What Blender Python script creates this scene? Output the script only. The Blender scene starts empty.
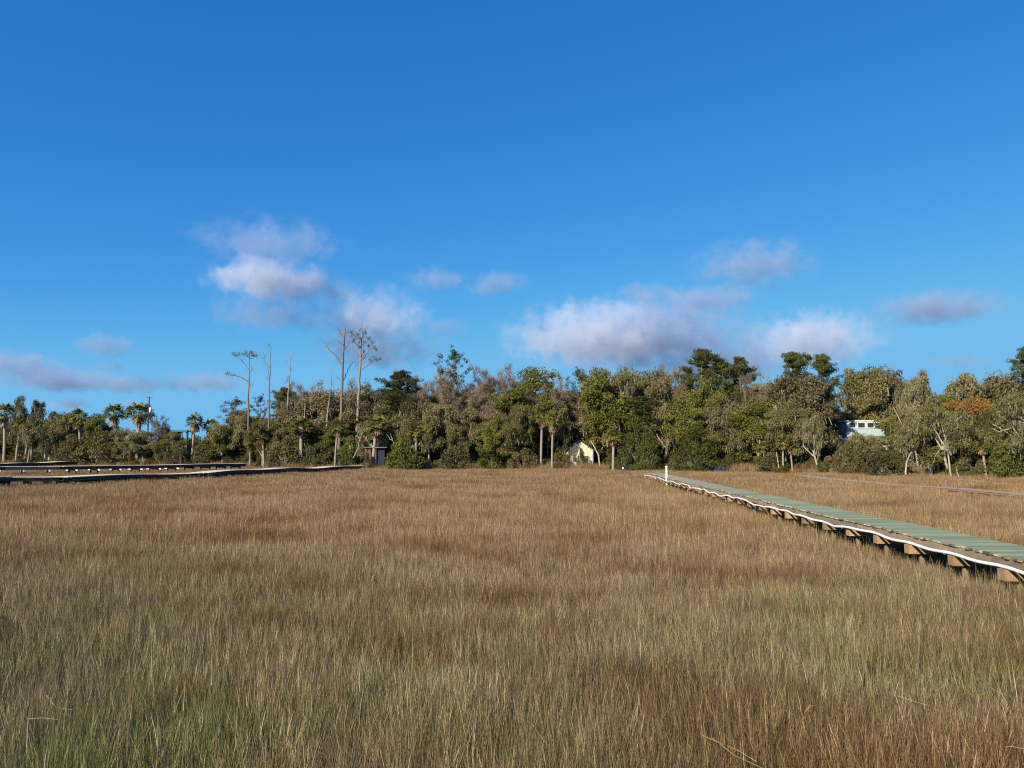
import bpy, math, random
import numpy as np
R = math.radians
SC = bpy.context.scene
COL = SC.collection
rng = np.random.default_rng(11)
random.seed(11)

# ------------------------------------------------------------------ camera
CAMZ = 3.6; F = 740.0; PITCH = math.atan((452.5 - 384) / F)
cam_d = bpy.data.cameras.new('camera'); cam = bpy.data.objects.new('camera', cam_d); COL.objects.link(cam)
cam_d.sensor_width = 36; cam_d.lens = 36 * F / 1024; cam_d.clip_end = 60000; cam_d.clip_start = 0.1
cam.location = (0, 0, CAMZ); cam.rotation_euler = (R(90) + PITCH, 0, 0)
SC.camera = cam

def ray(px, py):
    x = (px - 512) / F; y = (384 - py) / F
    c, s = math.cos(PITCH), math.sin(PITCH)
    return np.array([x, c - y * s, s + y * c])          # forward is +Y
def on_z(px, py, z):
    d = ray(px, py); t = (z - CAMZ) / d[2]; return np.array([0, 0, CAMZ]) + d * t
def at_y(px, py, Y):
    d = ray(px, py); t = Y / d[1]; return np.array([0, 0, CAMZ]) + d * t

# ------------------------------------------------------------------ node helpers
def new_mat(name):
    m = bpy.data.materials.new(name); m.use_nodes = True
    nt = m.node_tree; nt.nodes.clear(); return m, nt
def N(nt, t, **kw):
    n = nt.nodes.new(t)
    for k, v in kw.items():
        if k in n.inputs.keys() if isinstance(k, str) and k[:1].isupper() else False: n.inputs[k].default_value = v
        else: setattr(n, k, v)
    return n
def L(nt, a, b): nt.links.new(a, b)
def math_n(nt, op, a, b=None, clamp=False):
    n = nt.nodes.new('ShaderNodeMath'); n.operation = op; n.use_clamp = clamp
    for i, v in enumerate((a, b)):
        if v is None: continue
        if isinstance(v, (int, float)): n.inputs[i].default_value = v
        else: nt.links.new(v, n.inputs[i])
    return n.outputs[0]
def mixc(nt, fac, a, b, mode='MIX'):
    n = nt.nodes.new('ShaderNodeMix'); n.data_type = 'RGBA'; n.blend_type = mode
    for sock, v in ((n.inputs[0], fac), (n.inputs[6], a), (n.inputs[7], b)):
        if isinstance(v, (int, float)): sock.default_value = v
        elif isinstance(v, tuple): sock.default_value = (*v, 1)
        else: nt.links.new(v, sock)
    return n.outputs[2]
def ramp(nt, fac, stops):
    n = nt.nodes.new('ShaderNodeValToRGB'); e = n.color_ramp.elements
    while len(e) < len(stops): e.new(0.5)
    for el, (p, c) in zip(e, stops):
        el.position = p; el.color = (*c, 1) if isinstance(c, tuple) else (c, c, c, 1)
    nt.links.new(fac, n.inputs[0]); return n.outputs[0]
def noise(nt, vec, scale, detail=3, rough=0.5, dist=0):
    n = nt.nodes.new('ShaderNodeTexNoise'); n.inputs['Scale'].default_value = scale
    n.inputs['Detail'].default_value = detail; n.inputs['Roughness'].default_value = rough
    n.inputs['Distortion'].default_value = dist
    if vec is not None: nt.links.new(vec, n.inputs['Vector'])
    return n.outputs['Fac']
def attr(nt, name):
    n = nt.nodes.new('ShaderNodeAttribute'); n.attribute_name = name; return n.outputs['Fac']
def geo_pos(nt): return nt.nodes.new('ShaderNodeNewGeometry').outputs['Position']
def obj_rand(nt): return nt.nodes.new('ShaderNodeObjectInfo').outputs['Random']
def obj_co(nt): return nt.nodes.new('ShaderNodeTexCoord').outputs['Object']
def vscale(nt, v, s):
    n = nt.nodes.new('ShaderNodeVectorMath'); n.operation = 'MULTIPLY'; nt.links.new(v, n.inputs[0]); n.inputs[1].default_value = s
    return n.outputs[0]
def finish(nt, color, rough=0.8, trans=0.0, spec=0.3, bump=None, bump_s=0.3, bump_d=0.02):
    p = nt.nodes.new('ShaderNodeBsdfPrincipled'); nt.links.new(color, p.inputs['Base Color'])
    p.inputs['Roughness'].default_value = rough; p.inputs['Specular IOR Level'].default_value = spec
    if bump is not None:
        b = nt.nodes.new('ShaderNodeBump'); b.inputs['Strength'].default_value = bump_s; b.inputs['Distance'].default_value = bump_d
        nt.links.new(bump, b.inputs['Height']); nt.links.new(b.outputs[0], p.inputs['Normal'])
    o = nt.nodes.new('ShaderNodeOutputMaterial')
    if trans:
        t = nt.nodes.new('ShaderNodeBsdfTranslucent'); nt.links.new(color, t.inputs['Color'])
        mx = nt.nodes.new('ShaderNodeMixShader'); mx.inputs[0].default_value = trans
        nt.links.new(p.outputs[0], mx.inputs[1]); nt.links.new(t.outputs[0], mx.inputs[2]); nt.links.new(mx.outputs[0], o.inputs['Surface'])
    else: nt.links.new(p.outputs[0], o.inputs['Surface'])

# ------------------------------------------------------------------ materials
def leaf_mat(name, stops, trans=0.3, rough=0.65, nscale=0.3, spread=0.5):
    """leaf colour picked by per-leaf value + clump noise + per-tree value"""
    m, nt = new_mat(name)
    r = attr(nt, 'rnd'); n = noise(nt, geo_pos(nt), nscale, 2); o = obj_rand(nt)
    v = math_n(nt, 'ADD', math_n(nt, 'MULTIPLY', r, spread), math_n(nt, 'MULTIPLY', n, 0.55))
    v = math_n(nt, 'ADD', v, math_n(nt, 'MULTIPLY', math_n(nt, 'SUBTRACT', o, 0.5), 0.35), clamp=True)
    stops = [(p, tuple(c * 1.3 for c in q)) for p, q in stops]
    finish(nt, ramp(nt, v, stops), rough, trans, 0.25); return m
M = {}
M['oak'] = leaf_mat('oak_leaf', [(0.1, (0.034, 0.037, 0.011)), (0.4, (0.098, 0.094, 0.028)), (0.65, (0.155, 0.138, 0.050)), (0.95, (0.26, 0.225, 0.12))])
M['oak_green'] = leaf_mat('green_leaf', [(0.1, (0.035, 0.042, 0.007)), (0.5, (0.100, 0.105, 0.016)), (0.95, (0.19, 0.18, 0.04))])
M['oak_brown'] = leaf_mat('brown_leaf', [(0.1, (0.045, 0.038, 0.015)), (0.5, (0.125, 0.103, 0.046)), (0.95, (0.215, 0.178, 0.095))])
M['rust'] = leaf_mat('rust_leaf', [(0.1, (0.06, 0.035, 0.012)), (0.5, (0.19, 0.10, 0.025)), (0.95, (0.30, 0.17, 0.05))])
M['pine'] = leaf_mat('pine_needle', [(0.1, (0.020, 0.028, 0.008)), (0.5, (0.060, 0.070, 0.017)), (0.95, (0.145, 0.13, 0.035))])
M['cedar'] = leaf_mat('cedar_leaf', [(0.1, (0.024, 0.032, 0.006)), (0.5, (0.072, 0.082, 0.012)), (0.95, (0.15, 0.145, 0.025))])
M['shrub'] = leaf_mat('shrub_leaf', [(0.1, (0.025, 0.027, 0.010)), (0.5, (0.08, 0.074, 0.025)), (0.95, (0.16, 0.13, 0.055))])
M['moss'] = leaf_mat('spanish_moss', [(0.1, (0.08, 0.075, 0.045)), (0.5, (0.16, 0.145, 0.09)), (0.95, (0.26, 0.24, 0.155))])
M['palm'] = leaf_mat('palm_frond', [(0.1, (0.035, 0.042, 0.008)), (0.5, (0.12, 0.12, 0.024)), (0.95, (0.25, 0.215, 0.05))])
M['palm_dead'] = leaf_mat('dead_palm_frond', [(0.1, (0.09, 0.055, 0.027)), (0.5, (0.18, 0.115, 0.055)), (0.95, (0.29, 0.21, 0.11))], trans=0.15)
M['twig_leaf'] = leaf_mat('tan_twig_leaf', [(0.1, (0.10, 0.075, 0.05)), (0.5, (0.18, 0.135, 0.09)), (0.95, (0.27, 0.21, 0.15))])

def bark_mat(name, a, b, sc=3.0):
    m, nt = new_mat(name)
    v = vscale(nt, obj_co(nt), (sc * 4, sc * 4, sc)); n = noise(nt, v, 1.0, 4, 0.65)
    finish(nt, ramp(nt, n, [(0.3, a), (0.7, b)]), 0.9, bump=n, bump_s=0.6, bump_d=0.05); return m
M['bark'] = bark_mat('oak_bark', (0.11, 0.095, 0.072), (0.34, 0.30, 0.235))
M['bark_pale'] = bark_mat('pale_bark', (0.20, 0.175, 0.13), (0.46, 0.41, 0.33))
M['bark_mid'] = bark_mat('grey_bark', (0.12, 0.105, 0.082), (0.34, 0.30, 0.24))
M['bark_pine'] = bark_mat('pine_bark', (0.10, 0.07, 0.05), (0.27, 0.19, 0.14))
M['snag'] = bark_mat('weathered_dead_wood', (0.13, 0.11, 0.09), (0.33, 0.28, 0.225))
M['snag_dark'] = bark_mat('dark_dead_wood', (0.10, 0.075, 0.058), (0.24, 0.19, 0.15))
M['twig'] = bark_mat('grey_twig', (0.13, 0.105, 0.085), (0.28, 0.235, 0.195))
M['palm_trunk'] = bark_mat('palm_trunk', (0.17, 0.14, 0.11), (0.36, 0.31, 0.25), 1.5)

def wood_mat(name, a, b, c=None, along='X', rough=0.8):
    m, nt = new_mat(name)
    s = {'X': (1.5, 30, 30), 'Y': (30, 1.5, 30), 'Z': (30, 30, 1.5)}[along]
    n = noise(nt, vscale(nt, obj_co(nt), s), 1.0, 4, 0.6); n2 = noise(nt, geo_pos(nt), 1.7, 3)
    r = attr(nt, 'rnd')
    col = ramp(nt, math_n(nt, 'ADD', math_n(nt, 'MULTIPLY', n, 0.7), math_n(nt, 'MULTIPLY', r, 0.3)), [(0.25, a), (0.75, b)])
    if c: col = mixc(nt, ramp(nt, n2, [(0.5, 0.0), (0.68, 0.75)]), col, c)
    finish(nt, col, rough, bump=n, bump_s=0.4, bump_d=0.01); return m
M['stringer'] = wood_mat('weathered_stringer', (0.13, 0.095, 0.062), (0.36, 0.275, 0.185), (0.20, 0.175, 0.135), 'Y')
M['cap'] = wood_mat('cap_timber', (0.17, 0.10, 0.045), (0.44, 0.28, 0.14), (0.20, 0.155, 0.10), 'X')
M['pile'] = wood_mat('pile_timber', (0.08, 0.06, 0.035), (0.20, 0.155, 0.09), (0.10, 0.09, 0.05), 'Z')
M['old_dark'] = wood_mat('old_dark_timber', (0.025, 0.022, 0.02), (0.075, 0.065, 0.055), None, 'Y')
M['grey_deck'] = wood_mat('silvered_planks', (0.30, 0.265, 0.21), (0.56, 0.50, 0.41), (0.24, 0.21, 0.17), 'X')
M['top_deck'] = wood_mat('bleached_sunlit_planks', (0.42, 0.37, 0.28), (0.72, 0.65, 0.52), None, 'X')
M['pale_deck'] = wood_mat('pale_planks', (0.22, 0.18, 0.125), (0.40, 0.335, 0.23), (0.16, 0.13, 0.085), 'X')
M['brown_post'] = wood_mat('brown_timber', (0.07, 0.042, 0.027), (0.20, 0.12, 0.075), None, 'Z')

def green_deck():
    m, nt = new_mat('green_painted_planks')
    r = attr(nt, 'rnd'); g = attr(nt, 'grey'); e = attr(nt, 'edge')
    n = noise(nt, vscale(nt, obj_co(nt), (2, 30, 30)), 1.0, 4, 0.6)
    n2 = noise(nt, geo_pos(nt), 2.3, 4, 0.6)
    green = ramp(nt, math_n(nt, 'ADD', math_n(nt, 'MULTIPLY', r, 0.6), math_n(nt, 'MULTIPLY', n, 0.4)),
                 [(0.1, (0.115, 0.150, 0.095)), (0.5, (0.190, 0.235, 0.155)), (0.9, (0.28, 0.325, 0.225))])
    green = mixc(nt, ramp(nt, n2, [(0.52, 0.0), (0.75, 0.6)]), green, (0.17, 0.20, 0.15))
    grey = ramp(nt, n, [(0.3, (0.18, 0.17, 0.145)), (0.7, (0.33, 0.31, 0.26))])
    col = mixc(nt, g, green, grey)
    raw = ramp(nt, math_n(nt, 'ADD', math_n(nt, 'MULTIPLY', r, 0.7), math_n(nt, 'MULTIPLY', n2, 0.3)), [(0.2, (0.10, 0.08, 0.055)), (0.5, (0.26, 0.22, 0.13)), (0.8, (0.50, 0.46, 0.30))])
    col = mixc(nt, e, col, raw)
    finish(nt, col, 0.95, spec=0.05); return m
M['green_deck'] = green_deck()

def plain(name, col, rough=0.6, var=0.12, sc=2.0, metal=0):
    m, nt = new_mat(name)
    n = noise(nt, geo_pos(nt), sc, 5, 0.6)
    d = tuple(c * (1 - var * 2) for c in col); u = tuple(min(1, c * (1 + var)) for c in col)
    finish(nt, ramp(nt, n, [(0.3, d), (0.7, u)]), rough, bump=n, bump_s=0.1); return m
M['pipe'] = plain('white_pipe_plastic', (0.80, 0.79, 0.76), 0.4, 0.05, 3)
M['white_paint'] = plain('white_paint', (0.78, 0.76, 0.72), 0.5, 0.08)
M['cream'] = plain('cream_siding', (0.60, 0.55, 0.40), 0.7, 0.1)
M['pale_blue'] = plain('pale_blue_siding', (0.36, 0.46, 0.49), 0.7, 0.06)
M['white_roof'] = plain('white_metal_roof', (0.78, 0.78, 0.76), 0.4, 0.05)
M['grey_roof'] = plain('grey_roof_sheet', (0.16, 0.165, 0.16), 0.7, 0.1)
M['teal'] = plain('teal_paint', (0.05, 0.16, 0.20), 0.6, 0.15)
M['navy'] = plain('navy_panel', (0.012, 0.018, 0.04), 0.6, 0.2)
M['dark_shingle'] = plain('dark_shingle', (0.05, 0.05, 0.055), 0.9, 0.2)
M['green_roof'] = plain('grey_green_roof', (0.10, 0.15, 0.12), 0.8, 0.2)
M['blue_tarp'] = plain('blue_tarp', (0.03, 0.055, 0.13), 0.5, 0.2)
M['glass'] = plain('dark_window_glass', (0.03, 0.045, 0.05), 0.15, 0.1)
M['red'] = plain('reddish_canvas', (0.38, 0.17, 0.10), 0.8, 0.2)
M['metal_grey'] = plain('grey_metal', (0.45, 0.46, 0.47), 0.4, 0.1)
M['rust_water'] = plain('russet_scrub', (0.30, 0.17, 0.085), 0.9, 0.25, 1.0)

# ------------------------------------------------------------------ mesh building
class MB:
    """collects quads with per-vertex values"""
    def __init__(s): s.V = []; s.Q = []; s.A = []; s.MI = []; s.n = 0; s.extra = {}
    def add(s, V, Q, a=0.5, mi=0):
        V = np.asarray(V, float).reshape(-1, 3); Q = np.asarray(Q, int).reshape(-1, 4)
        if len(Q) < 60 and np.isscalar(a):           # a quad given as [a, b, c, c] is a triangle: give it a fourth corner on its last edge
            Q = Q.copy()
            for r in Q:
                if len(set(r.tolist())) == 3:
                    u = [v for i, v in enumerate(r.tolist()) if v not in r.tolist()[:i]]; V = np.vstack([V, (V[u[2]] + V[u[0]])[None] / 2]); r[:] = [*u, len(V) - 1]
        s.V.append(V); s.Q.append(Q + s.n); s.n += len(V)
        s.A.append(np.broadcast_to(np.asarray(a, float), (len(V),)).copy()); s.MI.append(np.full(len(Q), mi, int))
    def tube(s, P, rad, sides=6, a=0.5, mi=0, cap=True):
        P = np.asarray(P, float); rad = np.broadcast_to(np.asarray(rad, float), (len(P),))
        T = np.gradient(P, axis=0); T /= np.linalg.norm(T, axis=1)[:, None] + 1e-9
        up = np.array([0.0, 0, 1]) if abs(T[0][2]) < 0.8 else np.array([1.0, 0, 0])
        U = np.cross(T, up); U /= np.linalg.norm(U, axis=1)[:, None] + 1e-9
        W = np.cross(T, U); an = np.arange(sides) * 2 * math.pi / sides
        V = P[:, None] + rad[:, None, None] * (np.cos(an)[None, :, None] * U[:, None] + np.sin(an)[None, :, None] * W[:, None])
        k, j = np.meshgrid(np.arange(len(P) - 1), np.arange(sides), indexing='ij')
        b = k * sides; j2 = (j + 1) % sides
        Q = np.stack([b + j, b + j2, b + sides + j2, b + sides + j], -1).reshape(-1, 4)
        V = V.reshape(-1, 3)
        if cap and sides >= 4 and sides % 2 == 0:
            caps = []
            for o in (0, (len(P) - 1) * sides):
                for i in range(sides // 2 - 1):
                    caps.append([o + i, o + i + 1, o + sides - 2 - i, o + sides - 1 - i])
            Q = np.vstack([Q, np.array(caps)])
        s.add(V, Q, a, mi)
    def box(s, c, size, rz=0, a=0.5, mi=0, frame=None):
        h = np.array(size) / 2
        V = np.array([[x, y, z] for x in (-1, 1) for y in (-1, 1) for z in (-1, 1)], float) * h
        if frame is not None: V = V @ np.array(frame)
        elif rz:
            cz, sz = math.cos(rz), math.sin(rz); V = np.stack([V[:, 0] * cz - V[:, 1] * sz, V[:, 0] * sz + V[:, 1] * cz, V[:, 2]], 1)
        Q = [[0, 1, 3, 2], [4, 6, 7, 5], [0, 4, 5, 1], [2, 3, 7, 6], [0, 2, 6, 4], [1, 5, 7, 3]]
        s.add(V + np.array(c), Q, a, mi)
    def cards(s, C, U, W, a, mi=0):
        """quads centred at C spanned by half vectors U, W"""
        n = len(C); V = np.stack([C - U - W, C + U - W, C + U + W, C - U + W], 1).reshape(-1, 3)
        s.add(V, np.arange(n * 4).reshape(n, 4), np.repeat(np.asarray(a), 4), mi)
    def mesh(s, name, mats, smooth=False, bevel=None):
        V = np.vstack(s.V); Q = np.vstack(s.Q); me = bpy.data.meshes.new(name)
        me.vertices.add(len(V)); me.vertices.foreach_set('co', V.ravel())
        me.loops.add(len(Q) * 4); me.loops.foreach_set('vertex_index', Q.ravel().astype(np.int32))
        me.polygons.add(len(Q)); me.polygons.foreach_set('loop_start', np.arange(0, len(Q) * 4, 4, dtype=np.int32))
        me.polygons.foreach_set('loop_total', np.full(len(Q), 4, dtype=np.int32))
        me.polygons.foreach_set('material_index', np.concatenate(s.MI).astype(np.int32))
        me.polygons.foreach_set('use_smooth', np.full(len(Q), bool(smooth)))
        at = me.attributes.new('rnd', 'FLOAT', 'POINT'); at.data.foreach_set('value', np.concatenate(s.A))
        for k, v in s.extra.items():
            at = me.attributes.new(k, 'FLOAT', 'POINT'); at.data.foreach_set('value', np.asarray(v, float))
        for m in (mats if isinstance(mats, (list, tuple)) else [mats]): me.materials.append(m)
        me.update(calc_edges=True); me.validate(); return me
    def obj(s, name, mat, parent=None, smooth=False, loc=None):
        o = bpy.data.objects.new(name, s.mesh(name, mat, smooth)); COL.objects.link(o)
        if parent is not None: o.parent = parent
        if loc is not None: o.location = loc
        return o
def tag(o, label=None, cat=None, group=None, kind=None):
    if label: o['label'] = label
    if cat: o['category'] = cat
    if group: o['group'] = group
    if kind: o['kind'] = kind
    return o
def empty(name, loc=(0, 0, 0), label=None, cat=None, group=None, rz=0):
    o = bpy.data.objects.new(name, None); COL.objects.link(o); o.location = loc; o.rotation_euler = (0, 0, rz); o.empty_display_size = 0.3
    return tag(o, label, cat, group)

def unit(v): v = np.asarray(v, float); return v / (np.linalg.norm(v, axis=-1, keepdims=True) + 1e-9)
def leaf_cloud(mb, C, n, rad, size, aspect=0.55, flat=0.6, mi=0, out=0.4, rs=None, gap=0.5):
    """n small leaves round each centre of C; rad and flat give the clump's shape"""
    rs = rs or rng; C = np.asarray(C, float); k = len(C)
    rr = rad * rs.uniform(0.6, 1.25, (k, 1, 1))
    d = unit(rs.normal(size=(k, n, 3))); d *= rs.uniform(0.25, 1, (k, n, 1)) ** gap
    d[..., 2] *= flat
    P = (C[:, None] + d * rr).reshape(-1, 3)
    nrm = unit(unit(d.reshape(-1, 3)) * out + rs.normal(size=(k * n, 3)) * 0.6 + np.array([0, 0, 0.25]))
    t = unit(np.cross(nrm, rs.normal(size=nrm.shape))); b = np.cross(nrm, t)
    s_ = size * rs.uniform(0.55, 1.3, (k * n, 1))
    a = np.repeat(rs.uniform(0, 0.6, k), n) + rs.uniform(0, 0.4, k * n)
    mb.cards(P, t * s_ / 2, b * s_ / 2 * aspect, a, mi)

# ------------------------------------------------------------------ tree prototypes (unit: metres, base at origin)
def grow(p, d, length, r, lvl, cfg, tubes, tips, rs):
    nseg = cfg['seg'][lvl]; P = [np.array(p)]; d = unit(d); step = length / nseg; rad = [r]
    for i in range(nseg):
        d = unit(d + rs.normal(size=3) * cfg['wander'][lvl] + np.array([0, 0, cfg['trop'][lvl]]))
        P.append(P[-1] + d * step); rad.append(r * (1 - (i + 1) / nseg * (1 - cfg['taper'][lvl])))
    tubes.append((np.array(P), np.array(rad), lvl))
    if lvl >= cfg['levels'] - 1: tips.append(P[-1]); tips.append(P[len(P) // 2]); return
    nc = cfg['kids'][lvl]; nc = int(rs.integers(nc[0], nc[1] + 1)); s0 = cfg['start'][lvl]
    for k in range(nc):
        t = s0 + (1 - s0) * (k + rs.uniform(0.1, 0.9)) / nc
        f = t * nseg; i = min(int(f), nseg - 1); q = P[i] + (P[i + 1] - P[i]) * (f - i)
        ax = unit(P[i + 1] - P[i]); az = k * 2.4 + rs.uniform(-0.5, 0.5)
        ref = np.array([0, 0, 1.0]) if abs(ax[2]) < 0.9 else np.array([1.0, 0, 0])
        u = unit(np.cross(ax, ref)); w = np.cross(ax, u); side = u * math.cos(az) + w * math.sin(az)
        an = cfg['angle'][lvl] * rs.uniform(0.75, 1.25); nd = ax * math.cos(an) + side * math.sin(an)
        ln = length * cfg['ratio'][lvl] * rs.uniform(0.7, 1.2) * (1 - cfg['short'][lvl] * (t - s0))
        rr = max(np.interp(f, range(nseg + 1), rad) * cfg['rr'][lvl], 0.012)
        grow(q, nd, ln, rr, lvl + 1, cfg, tubes, tips, rs)
    if cfg.get('tipall', True): tips.append(P[-1])

def fit(parts, H, W):
    """scale so that the whole plant is H tall and W wide"""
    A = np.vstack([np.vstack(m.V) for m in parts]); top = np.percentile(A[:, 2], 99.9)
    hw = max(np.percentile(np.abs(A[:, 0]), 99), np.percentile(np.abs(A[:, 1]), 99))
    for m in parts:
        m.V = [v * np.array([W / 2 / hw, W / 2 / hw, H / top]) for v in m.V]

PROTO = {}
def store(kind, parts):     # parts: list of (name, MB, material)
    PROTO.setdefault(kind, []).append([(n, mb.mesh(kind + '_' + n, mat, n in ('trunk',)), mb, mat) for n, mb, mat in parts if mb.n])

OAK = dict(levels=4, seg=[4, 7, 5, 3], wander=[0.10, 0.22, 0.30, 0.35], trop=[0.05, 0.05, 0.03, 0.02], taper=[0.7, 0.35, 0.3, 0.3],
           kids=[(6, 7), (5, 6), (4, 5)], start=[0.55, 0.25, 0.2], angle=[0.95, 0.85, 0.9], ratio=[1.55, 0.5, 0.5], short=[0.3, 0.3, 0.2], rr=[0.6, 0.55, 0.5])
def proto_oak(kind, leaf, seed, H=13, W=14, dens=95, moss=0.35, lsize=0.185, bark='bark', rad=0.92, cfg=OAK):
    rs = np.random.default_rng(seed); tubes, tips = [], []
    grow((0, 0, 0), (rs.normal() * .12, rs.normal() * .12, 1), 4.2, 0.28, 0, cfg, tubes, tips, rs)
    tr, cr, ms = MB(), MB(), MB()
    tips = np.array(tips); tips = tips[tips[:, 2] > 2.0]
    zt = np.percentile(tips[:, 2], 93); zc = zt * 0.5; rx = np.percentile(np.hypot(tips[:, 0], tips[:, 1]), 95)
    inside = lambda p: (np.hypot(p[..., 0], p[..., 1]) / rx) ** 2 + (np.maximum(p[..., 2] - zc, 0) / (zt - zc)) ** 2 < 1.08
    tips = tips[inside(tips)]
    for P, r, l in tubes:
        if l >= 2 and not inside(P[-1]): continue
        if l < 2: k = inside(P); n_ = len(P) if k.all() else max(3, int(np.argmin(k))); P, r = P[:n_], r[:n_]
        tr.tube(P, r, [8, 6, 4, 3][l], rs.uniform(0, 1), cap=(l < 3))
    tips = tips[rs.random(len(tips)) < 0.9]
    leaf_cloud(cr, tips, dens, rad, lsize, flat=0.55, rs=rs)
    k = max(1, int(len(tips) * moss * 0.45)); sel = tips[rs.choice(len(tips), k, replace=False)]
    n = 12; C = np.repeat(sel, n, 0) + rs.normal(size=(k * n, 3)) * [0.45, 0.45, 0.2]
    ln = rs.uniform(0.2, 0.75, k * n); az = rs.uniform(0, 6.28, k * n)
    U = np.stack([np.cos(az), np.sin(az), rs.normal(size=k * n) * .2], 1) * rs.uniform(0.03, 0.09, (k * n, 1))
    Wv = np.stack([rs.normal(size=k * n) * .05, rs.normal(size=k * n) * .05, ln / 2], 1)
    ms.cards(C - Wv - [0, 0, 0.15], U, Wv, rs.uniform(0, 1, k * n))
    fit([tr, cr, ms], H, W)
    store(kind, [('trunk', tr, M[bark]), ('crown', cr, M[leaf]), ('moss', ms, M['moss'])])
for s_ in range(4): proto_oak('oak', 'oak', 100 + s_)
for s_ in range(2): proto_oak('green', 'oak_green', 120 + s_, dens=105, moss=0.06, rad=0.95)
for s_ in range(2): proto_oak('brown', 'oak_brown', 130 + s_, dens=64, moss=0.15)
proto_oak('rust', 'rust', 140, dens=85, moss=0.0)
for s_ in range(2): proto_oak('mossy', 'oak', 150 + s_, dens=44, moss=0.6, bark='bark_pale', rad=0.8)
TWIG = dict(OAK, kids=[(6, 7), (5, 6), (4, 5)], angle=[0.6, 0.55, 0.6], trop=[0.05, 0.10, 0.08, 0.05], wander=[0.06, 0.12, 0.18, 0.25], ratio=[1.35, 0.5, 0.5])
def proto_bare(seed, H=15, W=9, leafn=7, bark='twig', kind='bare'):
    rs = np.random.default_rng(seed); tubes, tips = [], []
    grow((0, 0, 0), (rs.normal() * .08, rs.normal() * .08, 1), 5.5, 0.2, 0, TWIG, tubes, tips, rs)
    tr, cr = MB(), MB()
    for P, r, l in tubes: tr.tube(P, r, [7, 5, 4, 3][l], rs.uniform(0, 1), cap=False)
    T = np.array(tips); n = 22
    C = np.repeat(T, n, 0) ; d = unit(rs.normal(size=C.shape) + [0, 0, 0.8]); ln = rs.uniform(0.35, 1.0, (len(C), 1))
    sd = unit(np.cross(d, rs.normal(size=d.shape)))
    cr.cards(C + d * ln / 2, sd * rs.uniform(0.008, 0.02, (len(C), 1)), d * ln / 2, rs.uniform(0, 1, len(C)))
    if leafn: leaf_cloud(cr, T, leafn, 0.8, 0.16, rs=rs)
    fit([tr, cr], H, W); store(kind, [('trunk', tr, M[bark]), ('twigs' if kind == 'bare' else 'crown', cr, M['twig_leaf'])])
for s_ in range(3): proto_bare(200 + s_)
for s_ in range(2): proto_bare(210 + s_, leafn=0, kind='bare_sparse', bark='bark_pale')

def proto_pine(seed, H=20, W=9, start=0.55, dens=26, nb=30, sparse=False):
    rs = np.random.default_rng(seed); tr, cr = MB(), MB()
    z = np.linspace(0, H * 0.97, 12); bx = np.cumsum(rs.normal(size=12) * 0.10); by = np.cumsum(rs.normal(size=12) * 0.10); bx -= bx[0]; by -= by[0]
    P = np.stack([bx, by, z], 1); tr.tube(P, np.linspace(0.27, 0.05, 12), 8, 0.4)
    tips = []
    for k in range(nb):
        t = start + (0.98 - start) * (k / nb) + rs.uniform(-.01, .01); zz = t * H; q = np.array([np.interp(zz, z, bx), np.interp(zz, z, by), zz])
        rel = (t - start) / (1 - start); ln = W / 2 * (0.55 + 0.5 * math.sin(math.pi * min(1, rel * 0.9 + 0.12))) * rs.uniform(0.55, 1.1) * (1.0 if rel < .75 else (1.25 - rel))
        az = k * 2.4 + rs.uniform(-.6, .6); d = np.array([math.cos(az), math.sin(az), rs.uniform(0.0, 0.4)]); Q = [q]
        for i in range(5): d = unit(d + rs.normal(size=3) * 0.16 + [0, 0, 0.10]); Q.append(Q[-1] + d * ln / 5)
        Q = np.array(Q); tr.tube(Q, np.linspace(0.07, 0.02, 6), 4, 0.6, cap=False)
        for i in (2, 3, 4, 5, 5):
            for j in range(1 if sparse else 2):
                tips.append(Q[i] + rs.normal(size=3) * [0.45, 0.45, 0.2])
    leaf_cloud(cr, np.array(tips), int(dens * 1.6), 0.75, 0.27, aspect=0.35, flat=0.5, rs=rs, out=0.2)
    fit([tr, cr], H, W); store('pine_sparse' if sparse else 'pine', [('trunk', tr, M['bark_pine']), ('crown', cr, M['pine'])])
for s_ in range(3): proto_pine(300 + s_, dens=30, nb=34)
proto_pine(310, sparse=True, dens=20, start=0.5, nb=22)

def proto_bush(kind, leaf, seed, H, W, n=60, dens=90, rad=0.75, lsize=0.18, flat=0.8, shape='dome'):
    rs = np.random.default_rng(seed); tr, cr = MB(), MB(); C = []
    ph = rs.uniform(0, 6.28, 4)
    for k in range(n):
        az = rs.uniform(0, 6.28); t = rs.uniform(0.05, 1)
        prof = (math.sin(math.pi * min(1, 0.28 + t * 0.72)) ** 0.6) if shape == 'dome' else (1.0 - 0.75 * t ** 1.6) * min(1, t / 0.12 + 0.6)
        w = W / 2 * prof * (1 + 0.22 * math.sin(2 * az + ph[0]) + 0.15 * math.sin(3 * az + ph[1] + 4 * t)) - rad * 0.5
        rr = max(0.05, w) * rs.uniform(0.55, 1.0) ** 0.5
        C.append((math.cos(az) * rr, math.sin(az) * rr, t * (H - rad * 0.6)))
    C = np.array(C); leaf_cloud(cr, C, dens, rad, lsize, flat=flat, rs=rs)
    for k in range(0, n, 2):
        c = C[k]; b = np.array([rs.normal() * .12, rs.normal() * .12, 0]); mid = (b + c) / 2 + rs.normal(size=3) * 0.15
        tr.tube(np.array([b, mid, c]), [0.07, 0.05, 0.02], 4, 0.5, cap=False)
    fit([tr, cr], H, W); store(kind, [('trunk', tr, M['bark']), ('crown', cr, M[leaf])])
for s_ in range(2): proto_bush('cedar', 'cedar', 400 + s_, 8, 6.5, n=110, dens=110, shape='cone', lsize=0.17)
for s_ in range(3): proto_bush('shrub', 'shrub', 410 + s_, 4, 5)
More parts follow.
